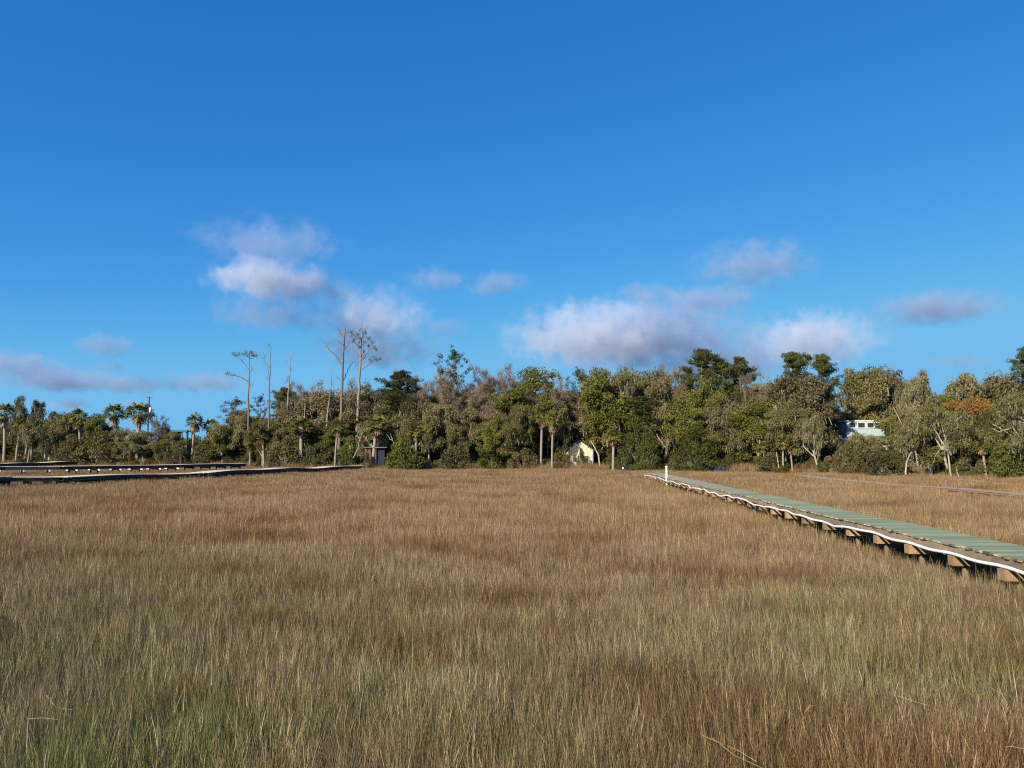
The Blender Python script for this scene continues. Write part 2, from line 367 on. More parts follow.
for s_ in range(2): proto_bush('green_shrub', 'cedar', 420 + s_, 4, 5, n=70)

def fan_head(live, dead, top, rs, R0=1.0, n=30, nd=12):
    for k in range(n + nd):
        isd = k >= n; mb = dead if isd else live
        az = k * 2.4 + rs.uniform(-.3, .3); el = rs.uniform(-1.25, -0.75) if isd else math.asin(1 - 1.45 * (k + .5) / n)
        pl = R0 * rs.uniform(0.7, 1.0) * (0.55 if isd else 1)
        d = np.array([math.cos(az) * math.cos(el), math.sin(az) * math.cos(el), math.sin(el)])
        b = top + d * 0.1; e = top + d * pl - np.array([0, 0, 0.08 if not isd else 0.2])
        side = unit(np.cross(d, [0, 0, 1.0])); up = np.cross(side, d)
        mb.cards(np.array([(b + e) / 2]), np.array([side * 0.03]), np.array([(e - b) / 2]), [0.6])
        nl = 13; C, U, Wv, A = [], [], [], []
        for j in range(nl):
            a2 = (j / (nl - 1) - 0.5) * 3.7; ld = d * math.cos(a2) + side * math.sin(a2) + up * 0.1 * rs.normal()
            ln = R0 * rs.uniform(0.55, 0.8) * (1 - 0.25 * abs(a2) / 1.85); m1 = e + ld * ln * 0.55
            tip = e + ld * ln + np.array([0, 0, -0.22 * R0 * (1.4 if isd else 1)])
            wd = unit(np.cross(ld, up)) * 0.045 * R0 * 1.6
            for (p0, p1, f) in ((e, m1, 1.0), (m1, tip, 0.55)):
                C.append((p0 + p1) / 2); U.append(wd * f); Wv.append((p1 - p0) / 2); A.append(rs.uniform(0, 1))
        mb.cards(np.array(C), np.array(U), np.array(Wv), A)
def proto_palm(seed, H=8, deadn=12, kind='palm', r=0.2):
    rs = np.random.default_rng(seed); tr, live, dead = MB(), MB(), MB()
    lean = rs.normal(size=2) * 0.5; t = np.linspace(0, 1, 9); P = np.stack([lean[0] * t ** 2, lean[1] * t ** 2, t * (H - 1.3)], 1)
    tr.tube(P, np.array([1.3, 1.05, 1, 1, .97, .95, 1.0, 1.25, 1.45]) * r, 8, 0.5)
    fan_head(live, dead, P[-1] + [0, 0, 0.1], rs, R0=1.15, nd=deadn)
    store(kind, [('trunk', tr, M['palm_trunk']), ('crown', live, M['palm']), ('dead_fronds', dead, M['palm_dead'])])
for s_ in range(3): proto_palm(500 + s_, deadn=5)
proto_palm(510, deadn=14, kind='palm_dry'); proto_palm(511, deadn=18, kind='palm_dry')

# ------------------------------------------------------------------ shore: how far the trees stand for each picture column
SX = np.array([-500, 0, 100, 200, 300, 360, 500, 640, 720, 850, 940, 1024, 1500]); SD = np.array([185, 172, 166, 158, 142, 134, 130, 124, 114, 101, 95, 90, 80.])
def shore(px): return float(np.interp(px, SX, SD))
def ground_z(x, y):
    px = 512 + F * x / max(y, 1) ; s = shore(px)
    t = min(1, max(0, (y - (s - 2.5)) / 5)); return 0.75 * t * t * (3 - 2 * t)

# ground sheet: flat marsh mud rising a little under the wood, out to the horizon
def build_ground():
    xs = np.concatenate([[-9000, -3000, -900, -400], np.arange(-240, 241, 4.0), [400, 900, 3000, 9000]])
    ys = np.concatenate([[-3000, -600, -100], np.arange(-20, 241, 4.0), [400, 900, 3000, 12000]])
    X, Y = np.meshgrid(xs, ys, indexing='ij'); Z = np.zeros_like(X)
    for i in range(X.shape[0]):
        for j in range(X.shape[1]):
            Z[i, j] = ground_z(X[i, j], Y[i, j]) if 20 < Y[i, j] < 400 else (0.75 if Y[i, j] >= 400 else 0)
    V = np.stack([X, Y, Z], -1).reshape(-1, 3); ny = len(ys); i, j = np.meshgrid(np.arange(len(xs) - 1), np.arange(ny - 1), indexing='ij')
    a = i * ny + j; Q = np.stack([a, a + ny, a + ny + 1, a + 1], -1).reshape(-1, 4)
    m, nt = new_mat('marsh_mud'); n = noise(nt, geo_pos(nt), 0.8, 6, 0.6)
    finish(nt, ramp(nt, n, [(0.3, (0.045, 0.034, 0.022)), (0.7, (0.12, 0.088, 0.055))]), 0.9, bump=n, bump_s=0.5, bump_d=0.1)
    mb = MB(); mb.add(V, Q); o = mb.obj('ground', m, smooth=True); tag(o, kind='structure')
build_ground()

# ------------------------------------------------------------------ geometry-node scatterer (for stuff only)
def scatter(name, pts, rot, scale, idx, sources, label, cat):
    me = bpy.data.meshes.new(name); me.vertices.add(len(pts)); me.vertices.foreach_set('co', np.asarray(pts, float).ravel())
    for nm, ty, key, v in (('rot', 'FLOAT_VECTOR', 'vector', rot), ('scl', 'FLOAT_VECTOR', 'vector', scale), ('idx', 'INT', 'value', idx)):
        at = me.attributes.new(nm, ty, 'POINT'); at.data.foreach_set(key, np.asarray(v, np.int32 if ty == 'INT' else np.float32).ravel())
    o = bpy.data.objects.new(name, me); COL.objects.link(o); tag(o, label, cat, kind='stuff')
    c = bpy.data.collections.new(name + '_sources')
    for i, s in enumerate(sources):
        so = bpy.data.objects.new('%s_source_%02d' % (name, i), s); c.objects.link(so)
    g = bpy.data.node_groups.new(name + '_nodes', 'GeometryNodeTree')
    g.interface.new_socket('Geometry', in_out='INPUT', socket_type='NodeSocketGeometry'); g.interface.new_socket('Geometry', in_out='OUTPUT', socket_type='NodeSocketGeometry')
    gi = g.nodes.new('NodeGroupInput'); go = g.nodes.new('NodeGroupOutput'); ci = g.nodes.new('GeometryNodeCollectionInfo')
    ci.inputs['Collection'].default_value = c; ci.inputs['Separate Children'].default_value = True; ci.inputs['Reset Children'].default_value = True
    ip = g.nodes.new('GeometryNodeInstanceOnPoints'); ip.inputs['Pick Instance'].default_value = True
    def na(nm, ty):
        n = g.nodes.new('GeometryNodeInputNamedAttribute'); n.data_type = ty; n.inputs[0].default_value = nm
        return [q for q in n.outputs if q.enabled and q.name == 'Attribute'][0]
    g.links.new(gi.outputs[0], ip.inputs['Points']); g.links.new(ci.outputs[0], ip.inputs['Instance'])
    g.links.new(na('idx', 'INT'), ip.inputs['Instance Index']); g.links.new(na('scl', 'FLOAT_VECTOR'), ip.inputs['Scale'])
    e2r = g.nodes.new('FunctionNodeEulerToRotation'); g.links.new(na('rot', 'FLOAT_VECTOR'), e2r.inputs[0]); g.links.new(e2r.outputs[0], ip.inputs['Rotation'])
    g.links.new(ip.outputs[0], go.inputs[0])
    md = o.modifiers.new('scatter', 'NODES'); md.node_group = g
    return o

# ------------------------------------------------------------------ marsh grass
def grass_mat():
    m, nt = new_mat('cordgrass')
    pos = geo_pos(nt); r = attr(nt, 'rnd'); g = attr(nt, 'green'); sep = nt.nodes.new('ShaderNodeSeparateXYZ'); L(nt, pos, sep.inputs[0])
    n1 = noise(nt, vscale(nt, pos, (0.10, 0.035, 0.0)), 1.0, 3, 0.55)           # broad drifts lying across the marsh
    n2 = noise(nt, vscale(nt, pos, (1, 1, 0)), 0.45, 4, 0.6)
    straw = ramp(nt, r, [(0.0, (0.092, 0.058, 0.029)), (0.35, (0.238, 0.159, 0.079)), (0.7, (0.45, 0.325, 0.175)), (1.0, (0.72, 0.57, 0.35))])
    grey = ramp(nt, r, [(0.0, (0.070, 0.054, 0.031)), (0.4, (0.165, 0.130, 0.082)), (0.75, (0.33, 0.275, 0.18)), (1.0, (0.70, 0.61, 0.42))])
    green = ramp(nt, r, [(0.0, (0.06, 0.085, 0.018)), (0.4, (0.165, 0.21, 0.05)), (0.8, (0.34, 0.39, 0.12)), (1.0, (0.56, 0.58, 0.26))])
    y = sep.outputs[1]
    near = ramp(nt, math_n(nt, 'DIVIDE', y, 60.0), [(0.12, 1.0), (0.55, 0.0)])   # greyer and greener towards the camera, straw coloured further off
    f = math_n(nt, 'ADD', math_n(nt, 'MULTIPLY', near, 0.75), math_n(nt, 'MULTIPLY', math_n(nt, 'SUBTRACT', n1, 0.5), 1.6), clamp=True)
    col = mixc(nt, f, straw, grey)
    gate = math_n(nt, 'MULTIPLY', ramp(nt, n2, [(0.45, 0.0), (0.55, 1.0)]), ramp(nt, math_n(nt, 'DIVIDE', y, 60.0), [(0.11, 1.0), (0.17, 0.6), (0.36, 0.0)]))
    xw = sep.outputs[0]        # fresh green shoots stand mostly to the left, a little right of the middle
    xf = ramp(nt, math_n(nt, 'ADD', math_n(nt, 'DIVIDE', xw, 16.0), 0.5), [(0.30, 1.0), (0.42, 0.5), (0.60, 0.3), (0.72, 0.06)])
    gate = math_n(nt, 'MULTIPLY', gate, xf)
    yy_ = math_n(nt, 'DIVIDE', y, 60.0)
    side = math_n(nt, 'MULTIPLY', ramp(nt, math_n(nt, 'ADD', math_n(nt, 'DIVIDE', xw, 16.0), 0.5), [(0.58, 0.0), (0.72, 1.0)]), ramp(nt, yy_, [(0.13, 0.0), (0.165, 1.0), (0.24, 1.0), (0.34, 0.0)]))
    side = math_n(nt, 'MULTIPLY', side, ramp(nt, n2, [(0.40, 0.08), (0.58, 0.55)]))
    gf = math_n(nt, 'MULTIPLY', math_n(nt, 'MAXIMUM', gate, side), g)
    gf2 = math_n(nt, 'ADD', gf, math_n(nt, 'MULTIPLY', near, math_n(nt, 'MULTIPLY', g, 0.24)), clamp=True)
    col = mixc(nt, gf2, col, green)
    n3 = noise(nt, vscale(nt, pos, (0.05, 0.25, 0.0)), 1.0, 4, 0.6)
    col = mixc(nt, ramp(nt, n3, [(0.47, 0.0), (0.72, 0.8)]), col, mixc(nt, 1.0, col, (0.80, 0.64, 0.52), 'MULTIPLY'))
    n4 = noise(nt, vscale(nt, pos, (0.16, 0.30, 0.0)), 1.0, 4, 0.65)
    rb = math_n(nt, 'MULTIPLY', ramp(nt, math_n(nt, 'ADD', math_n(nt, 'DIVIDE', xw, 16.0), 0.5), [(0.52, 0.0), (0.64, 1.0)]), ramp(nt, yy_, [(0.135, 1.0), (0.165, 0.0)]))
    col = mixc(nt, math_n(nt, 'MULTIPLY', rb, 0.8), col, mixc(nt, 1.0, col, (0.78, 0.63, 0.51), 'MULTIPLY'))
    col = mixc(nt, ramp(nt, n4, [(0.48, 0.0), (0.62, 1.0)]), col, mixc(nt, 1.0, col, (0.60, 0.46, 0.38), 'MULTIPLY'))
    finish(nt, col, 0.7, 0.18, 0.2); return m
M['grass'] = grass_mat()
def grass_patch(seed, size, n, width, H=0.72, lod=0):
    rs = np.random.default_rng(seed); half = size / 2
    r0 = half * np.sqrt(rs.random(n)) * 1.12; th = rs.uniform(0, 6.28, n); X = r0 * np.cos(th); Y = r0 * np.sin(th)
    Hh = H * rs.normal(1, 0.16, n).clip(0.5, 1.5); short = rs.random(n) < 0.25; Hh[short] *= rs.uniform(0.35, 0.8, short.sum())
    lean = rs.normal(size=(n, 2)) * (0.05 if lod else 0.055); wild = rs.random(n) < 0.04; lean[wild] *= 3
    az = rs.uniform(0, 6.28, n); U = np.stack([np.cos(az), np.sin(az), np.zeros(n)], 1) * (width / 2 * rs.uniform(0.6, 1.4, n))[:, None]
    B = np.stack([X, Y, np.zeros(n)], 1)
    def pt(t): return B + np.stack([lean[:, 0] * Hh * (t + t * t * 1.2), lean[:, 1] * Hh * (t + t * t * 1.2), Hh * t * (1 - 0.10 * t * np.abs(lean).sum(1))], 1)
    rows = [(0, 1.0), (0.5, 0.95), (1.0, 0.22)] if lod else [(0, 1.0), (0.35, 1.0), (0.7, 0.8), (1.0, 0.15)]
    V = []
    for t, w in rows: p = pt(t); V += [p - U * w, p + U * w]
    k = len(rows) * 2; V = np.stack(V, 1).reshape(-1, 3); b = np.arange(n)[:, None] * k
    Q = np.concatenate([b + np.array([[2 * i, 2 * i + 1, 2 * i + 3, 2 * i + 2]]) for i in range(len(rows) - 1)], 0)
    a = rs.beta(1.2, 1.7, n); gr = (rs.random(n) < 0.65) * rs.uniform(0.5, 1, n)
    mb = MB(); mb.add(V, Q, np.repeat(a, k)); G = [np.repeat(gr, k)]
    if not lod:                                            # side leaves that leave the stem at an angle
        m = int(n * 1.0); s = rs.integers(0, n, m); t = rs.uniform(0.35, 0.9, m); P0 = np.stack([B[s, 0] + lean[s, 0] * Hh[s] * (t + t * t * 1.2), B[s, 1] + lean[s, 1] * Hh[s] * (t + t * t * 1.2), Hh[s] * t], 1)
        az = rs.uniform(0, 6.28, m); ln = rs.uniform(0.14, 0.34, m); up = rs.uniform(2.0, 6.0, m)
        D = unit(np.stack([np.cos(az), np.sin(az), up], 1)) * ln[:, None]; P1 = P0 + D * 0.5; P2 = P0 + D - np.stack([0 * ln, 0 * ln, ln * 0.15], 1)
        S = unit(np.cross(D, rs.normal(size=(m, 3)))) * width * 0.45
        V = np.stack([P0 - S, P0 + S, P1 - S * .8, P1 + S * .8, P2 - S * .12, P2 + S * .12], 1).reshape(-1, 3); b = np.arange(m)[:, None] * 6
        Q = np.concatenate([b + np.array([[0, 1, 3, 2]]), b + np.array([[2, 3, 5, 4]])], 0)
        mb.add(V, Q, np.repeat(np.clip(a[s] + rs.normal(size=m) * .15, 0, 1), 6)); G.append(np.repeat(gr[s], 6))
    mb.extra['green'] = np.concatenate(G)
    return mb.mesh('marsh_grass_tuft', M['grass'])

# the long green walkway's line (used to thin the grass under it)
WZ = 1.40
def walk_edges():
    a, b = on_z(1024, 561.6, WZ), on_z(667.5, 477.9, WZ)      # near edge
    c = on_z(1024, 546.4, WZ)
    d = unit((b - a)[:2]); nrm = np.array([d[1], -d[0]])       # to the right
    w = float(np.dot((c - a)[:2], nrm)); return a, b, d, nrm, w
WA, WB, WD, WN, WW = walk_edges()
print('WALK width', WW, 'dir', WD, 'near', WA, 'far', WB)

LOWPATHS = [((800, 475.5), (1110, 501.5), 0.62), ((930, 478.3), (1010, 484.5), 0.55)]   # low boardwalks on the right (pixels of their centre line)
def near_low(x, y):
    r = np.zeros(len(x), bool)
    for (p, q, z) in LOWPATHS:
        a, b = on_z(*p, z)[:2], on_z(*q, z)[:2]; d = b - a; t = np.clip(((x - a[0]) * d[0] + (y - a[1]) * d[1]) / (d @ d), 0, 1)
        r |= np.hypot(x - a[0] - t * d[0], y - a[1] - t * d[1]) < 0.9
    return r
def build_grass():
    src = [grass_patch(900 + i, 0.9, 560, 0.0047) for i in range(6)] + [grass_patch(920 + i, 1.6, 850, 0.0080, lod=1) for i in range(5)] + [grass_patch(940 + i, 3.2, 1700, 0.016, lod=1) for i in range(4)]
    P, Rr, S, I = [], [], [], []
    def ring(y0, y1, cell, i0, ni):
        ys = np.arange(y0, y1, cell)
        for y in ys:
            hw = y * 0.80 + 7; xs = np.arange(-hw, hw, cell); n = len(xs)
            x = xs + rng.uniform(-.45, .45, n) * cell; yy = y + rng.uniform(-.45, .45, n) * cell
            px = 512 + F * x / np.maximum(yy, 1); keep = yy < np.interp(px, SX, SD) + 1.5
            keep &= ~near_low(x, yy)
            # grass stays short and thin right under the walkway
            s = (x - WA[0]) * WN[0] + (yy - WA[1]) * WN[1]; under = (s > 0.15) & (s < WW - 0.1)
            x, yy = x[keep], yy[keep]; under = under[keep]; n = len(x)
            z = np.array([ground_z(a, b) for a, b in zip(x, yy)])
            h = 1 + 0.12 * np.sin(x * 0.31 + 1.7 * np.sin(yy * 0.17)) * np.sin(yy * 0.23 + x * 0.05) + 0.10 * np.sin(x * 1.13 + 2.1 * np.sin(yy * .61)) * np.sin(yy * .77 + 1.3 * np.sin(x * .47)) + rng.normal(size=n) * 0.08
            h *= np.where(under, 0.75, 1.0)
            sh = np.interp(px[keep], SX, SD) - yy; h *= np.where(sh < 2.0, rng.uniform(1.0, 2.0, n), 1.0)
            P.append(np.stack([x, yy, z], 1)); Rr.append(np.stack([rng.normal(size=n) * .03, rng.normal(size=n) * .03 + .02, rng.uniform(0, 6.28, n)], 1))
            w = rng.uniform(0.92, 1.1, n); S.append(np.stack([w, w, h], 1)); I.append(rng.integers(i0, i0 + ni, n))
    ring(2.5, 24, 0.62, 0, 6); ring(24, 62, 1.15, 6, 5); ring(62, 178, 2.2, 11, 4)
    P, Rr, S, I = map(np.concatenate, (P, Rr, S, I)); print('grass tufts', len(P))
    scatter('marsh_grass', P, Rr, S, I, src, 'dry tan and olive cordgrass covering the whole marsh', 'grass')
build_grass()

# pale broken reed stalks lying over the grass in front
def build_stalks():
    mb = MB()
    for (x0, y0, x1, y1) in ((46, 695, 73, 710), (28, 719, 58, 719.5), (628, 648, 653, 607), (645, 652, 655, 612), (650, 604, 666, 616), (653, 735, 670, 700),
                             (531, 722, 548, 745), (702, 735, 724, 745), (712, 738, 762, 768), (898, 696, 930, 706), (902, 716, 912, 705), (728, 746, 757, 762),
                             (805, 712, 816, 706), (1005, 747, 1024, 749), (592, 641, 600, 635), (990, 687, 1006, 694), (838, 720, 848, 738), (833, 578, 856, 596), (860, 563, 872, 578)):
        p, q = on_z(x0, y0, 0.80), on_z(x1, y1, 0.84); m = (p + q) / 2 + rng.normal(size=3) * 0.03
        mb.tube(np.array([p, m, q]), [0.0036, 0.0034, 0.002], 4, rng.uniform(0.7, 1), cap=False)
    o = mb.obj('reed_stalks', M['stalk']); tag(o, 'pale broken reed stalks lying over the near grass', 'reeds', kind='stuff')
m, nt = new_mat('pale_reed'); finish(nt, ramp(nt, attr(nt, 'rnd'), [(0.6, (0.28, 0.22, 0.11)), (1.0, (0.40, 0.33, 0.18))]), 0.6); M['stalk'] = m
build_stalks()

# ------------------------------------------------------------------ sky and sun
SUN_EL, SUN_DIR = R(30), unit([-0.62, -0.78])                 # towards the sun: behind the camera, to the left
w = bpy.data.worlds.new('World'); SC.world = w; w.use_nodes = True; nt = w.node_tree; nt.nodes.clear()
sky = nt.nodes.new('ShaderNodeTexSky'); sky.sky_type = 'NISHITA'; sky.sun_disc = False
sky.sun_elevation = SUN_EL; sky.sun_rotation = math.atan2(SUN_DIR[0], SUN_DIR[1])
sky.altitude = 0; sky.air_density = 0.6; sky.dust_density = 0.0; sky.ozone_density = 6.0
EXPO = 0.75; SKY = 0.10
# the clear winter sky's colour: deep blue overhead, soft blue low down
sc_ = nt.nodes.new('ShaderNodeSeparateColor'); cc_ = nt.nodes.new('ShaderNodeCombineColor'); L(nt, sky.outputs[0], sc_.inputs[0])
for ch, (ga, am, mx) in enumerate(((1.40, 1.85, 0.175), (0.79, 1.19, 0.50), (0.42, 1.12, 0.84))):
    v = math_n(nt, 'MULTIPLY', math_n(nt, 'POWER', math_n(nt, 'MULTIPLY', sc_.outputs[ch], 0.1), ga), am)
    sm = nt.nodes.new('ShaderNodeMath'); sm.operation = 'SMOOTH_MIN'; L(nt, v, sm.inputs[0]); sm.inputs[1].default_value = mx; sm.inputs[2].default_value = mx * 0.3
    L(nt, math_n(nt, 'MULTIPLY', sm.outputs[0], 1 / (SKY * 2 ** EXPO)), cc_.inputs[ch])
bg = nt.nodes.new('ShaderNodeBackground'); bg.inputs['Strength'].default_value = SKY; wo = nt.nodes.new('ShaderNodeOutputWorld')
L(nt, cc_.outputs[0], bg.inputs['Color']); L(nt, bg.outputs[0], wo.inputs['Surface'])
from mathutils import Vector
ld = bpy.data.lights.new('sun', 'SUN'); ld.energy = 5.0; ld.angle = R(0.53); ld.color = (1.0, 0.87, 0.68)
lo = bpy.data.objects.new('sun', ld); COL.objects.link(lo)
lo.rotation_euler = Vector((SUN_DIR[0] * math.cos(SUN_EL), SUN_DIR[1] * math.cos(SUN_EL), math.sin(SUN_EL))).to_track_quat('Z', 'Y').to_euler()
SC.view_settings.view_transform = 'Standard'; SC.view_settings.look = 'None'; SC.view_settings.gamma = 1; SC.view_settings.exposure = EXPO
SC.cycles.use_denoising = True; SC.cycles.denoiser = 'OPENIMAGEDENOISE'; SC.cycles.denoising_input_passes = 'RGB_ALBEDO_NORMAL'; SC.cycles.denoising_prefilter = 'NONE'; SC.cycles.max_bounces = 5; SC.cycles.diffuse_bounces = 3; SC.cycles.transmission_bounces = 4
SC.cycles.volume_bounces = 3; SC.cycles.transparent_max_bounces = 48; SC.cycles.use_adaptive_sampling = False
SC.cycles.sample_clamp_indirect = 4; SC.cycles.filter_width = 1.15; SC.cycles.volume_step_rate = 0.35

# ------------------------------------------------------------------ clouds: bodies of vapour far behind the wood
def cloud(i, px, py, wpx, hpx, rho, label, D=3000, soft=1.0, seed=0, thick=0.9):
    alb = (0.76, 0.835, 0.94) if rho > 0.0065 else (0.46, 0.59, 0.79); rho *= 1.0 if rho > 0.0065 else 1.45
    c = at_y(px, py, D); a, b = wpx / 2 / F * D * 1.45, hpx / 2 / F * D * 1.55
    mb = MB(); mb.box((0, 0, 0), (2, 2, 2))
    m, nt = new_mat('cloud_vapour_%02d' % i)
    p = obj_co(nt); ln = nt.nodes.new('ShaderNodeVectorMath'); ln.operation = 'LENGTH'; L(nt, p, ln.inputs[0])
    ws = vscale(nt, p, (a, thick * a, b)); off = nt.nodes.new('ShaderNodeVectorMath'); off.operation = 'ADD'; L(nt, ws, off.inputs[0]); off.inputs[1].default_value = (seed * 531.0, seed * 77.0, 0)
    s1 = noise(nt, off.outputs[0], 1 / 85.0, 7, 0.62, 0.5)
    sp = nt.nodes.new('ShaderNodeSeparateXYZ'); L(nt, p, sp.inputs[0])
    base = math_n(nt, 'MULTIPLY', math_n(nt, 'MINIMUM', sp.outputs[2], 0.0), -0.35)      # flatter base
    shp = math_n(nt, 'SUBTRACT', math_n(nt, 'SUBTRACT', 0.76, ln.outputs['Value']), base)
    d = math_n(nt, 'ADD', shp, math_n(nt, 'MULTIPLY', math_n(nt, 'SUBTRACT', s1, 0.52), 2.9 * soft))
    inside = math_n(nt, 'MULTIPLY', math_n(nt, 'SUBTRACT', 1.0, ln.outputs['Value']), 3.0, clamp=True)
    d = math_n(nt, 'MULTIPLY', math_n(nt, 'MULTIPLY', d, 1.6, clamp=True), inside)
    d = math_n(nt, 'MULTIPLY', math_n(nt, 'POWER', d, 1.3), rho)
    pv = nt.nodes.new('ShaderNodeVolumePrincipled'); pv.inputs['Color'].default_value = (*alb, 1); pv.inputs['Anisotropy'].default_value = 0.0
    L(nt, d, pv.inputs['Density']); o_ = nt.nodes.new('ShaderNodeOutputMaterial'); L(nt, pv.outputs[0], o_.inputs['Volume'])
    me = mb.mesh('cloud', m); o = bpy.data.objects.new('cloud', me); COL.objects.link(o)
    o.location = c; o.scale = (a, thick * a, b); tag(o, label, 'cloud', 'clouds over the wood')
CL = [  # px, py, w, h, density, soft
 (268, 243, 140, 40, 0.0035, 'flat grey violet cloud, highest at upper left', 1.0),
 (270, 282, 120, 46, 0.012, 'bright white puffy cloud with grey rim at left of centre', 0.8),
 (272, 316, 120, 34, 0.0035, 'thin grey wisp just under the bright white left cloud', 1.1),
 (322, 292, 80, 34, 0.004, 'small grey streak joining the bright cloud to the one below right', 1.1),
 (372, 320, 115, 58, 0.0070, 'pale lilac cloud above the tall bare snags', 0.9),
 (380, 350, 130, 46, 0.004, 'faint grey cloud veil behind the tops of the tall snags', 1.1),
 (436, 282, 62, 26, 0.005, 'small grey violet cloud, left of a close pair over mid wood', 1.0),
 (498, 286, 60, 28, 0.006, 'small grey violet cloud, right of a close pair over mid wood', 0.9),
 (447, 330, 46, 22, 0.0045, 'tiny faint grey cloud above the leaning pine', 1.0),
 (594, 340, 175, 70, 0.0080, 'large white cumulus with grey underside over centre of wood', 0.85),
 (664, 338, 165, 84, 0.0052, 'broad grey cumulus bank joined to the large white one', 0.9),
 (724, 366, 130, 44, 0.0050, 'low grey cloud strip behind the great pine group', 0.9),
 (646, 296, 60, 26, 0.004, 'grey puff on top of the large cumulus bank', 1.0),
 (708, 300, 100, 28, 0.006, 'flat grey cloud right of centre below the wispy one', 0.9),
 (752, 268, 120, 44, 0.0042, 'wispy grey cloud high to the right of centre', 1.15),
 (806, 344, 140, 62, 0.0068, 'grey white cumulus rising behind the paired tall pines', 0.85),
 (938, 309, 130, 34, 0.0055, 'lone flat pale cloud in clear sky on the right', 0.9),
 (962, 362, 70, 20, 0.0025, 'very faint cloud patch low on the right', 1.1),
 (105, 347, 56, 26, 0.0055, 'small oval grey cloud over the left palms', 0.85),
 (108, 367, 26, 10, 0.006, 'tiny cloud beneath the small oval one', 0.9),
 (15, 366, 90, 28, 0.006, 'pale cloud at the left edge of the picture', 0.95),
 (60, 381, 120, 24, 0.005, 'long low grey cloud bank above left palms', 1.0),
 (130, 386, 80, 20, 0.0045, 'low grey cloud streak over the utility pole', 1.0),
 (205, 384, 80, 22, 0.005, 'low grey cloud left of the first snag', 1.0),
 (132, 404, 30, 12, 0.012, 'tiny bright white puff low behind the utility pole', 0.8),
 (70, 405, 40, 14, 0.008, 'tiny whitish cloud just above the left palm tops', 0.9),
]
for i, (px, py, wp, hp, rho, lab, soft) in enumerate(CL): cloud(i, px, py, wp, hp, rho, lab, 3000 + 60 * i, soft, i + 1)

# ------------------------------------------------------------------ placing trees
DIM = {}
for k, vs in PROTO.items():
    for j, parts in enumerate(vs):
        A = np.vstack([np.vstack(p[2].V) for p in parts])
        DIM[k, j] = (np.percentile(A[:, 2], 99.9), 2 * max(np.percentile(np.abs(A[:, 0]), 99), np.percentile(np.abs(A[:, 1]), 99)))
NAMES = dict(oak='live_oak', green='green_tree', brown='brown_tree', rust='rust_tree', mossy='mossy_oak', bare='bare_tree', bare_sparse='bare_tree', pine='pine_tree',
             pine_sparse='pine_tree', cedar='cedar_tree', shrub='shrub', green_shrub='shrub', palm='palm_tree', palm_dry='palm_tree')
CATS = dict(oak='tree', green='tree', brown='tree', rust='tree', mossy='tree', bare='tree', bare_sparse='tree', pine='pine', pine_sparse='pine', cedar='tree', shrub='shrub', green_shrub='shrub', palm='palm tree', palm_dry='palm tree')
GROUPS = dict(tree='trees along the far shore', pine='pines rising above the wood', shrub='shrubs along the far shore')
GROUPS['palm tree'] = 'palmettos along the far shore'
CNT = {}
def place(kind, px, top, wpx, off, label):
    Y = shore(px) + off; p = at_y(px, 460, Y); z0 = ground_z(p[0], Y) - 0.05; H = at_y(px, top, Y)[2] - z0; Wd = wpx / F * Y
    j = CNT.get(kind, 0); CNT[kind] = j + 1; j %= len(PROTO[kind]); h0, w0 = DIM[kind, j]
    if kind.startswith('palm'): sz = H / h0; sx = 1.22 * Wd / w0
    else:
        sz, sx = H / h0, abs(Wd) / w0
        if wpx > 0 and kind not in ('pine', 'pine_sparse', 'shrub', 'green_shrub', 'cedar'): sx = max(sx, 0.78 * sz)
    e = empty(NAMES[kind], (p[0], Y, z0), label, CATS[kind], GROUPS[CATS[kind]], rng.uniform(0, 6.28)); e.scale = (sx, sx, sz)
    for (n, me, mb, mat) in meshes(kind, j):
        o = bpy.data.objects.new(n, me); COL.objects.link(o); o.parent = e
        if n == 'moss': o['kind'] = 'stuff'
def meshes(kind, j): return PROTO[kind][j]
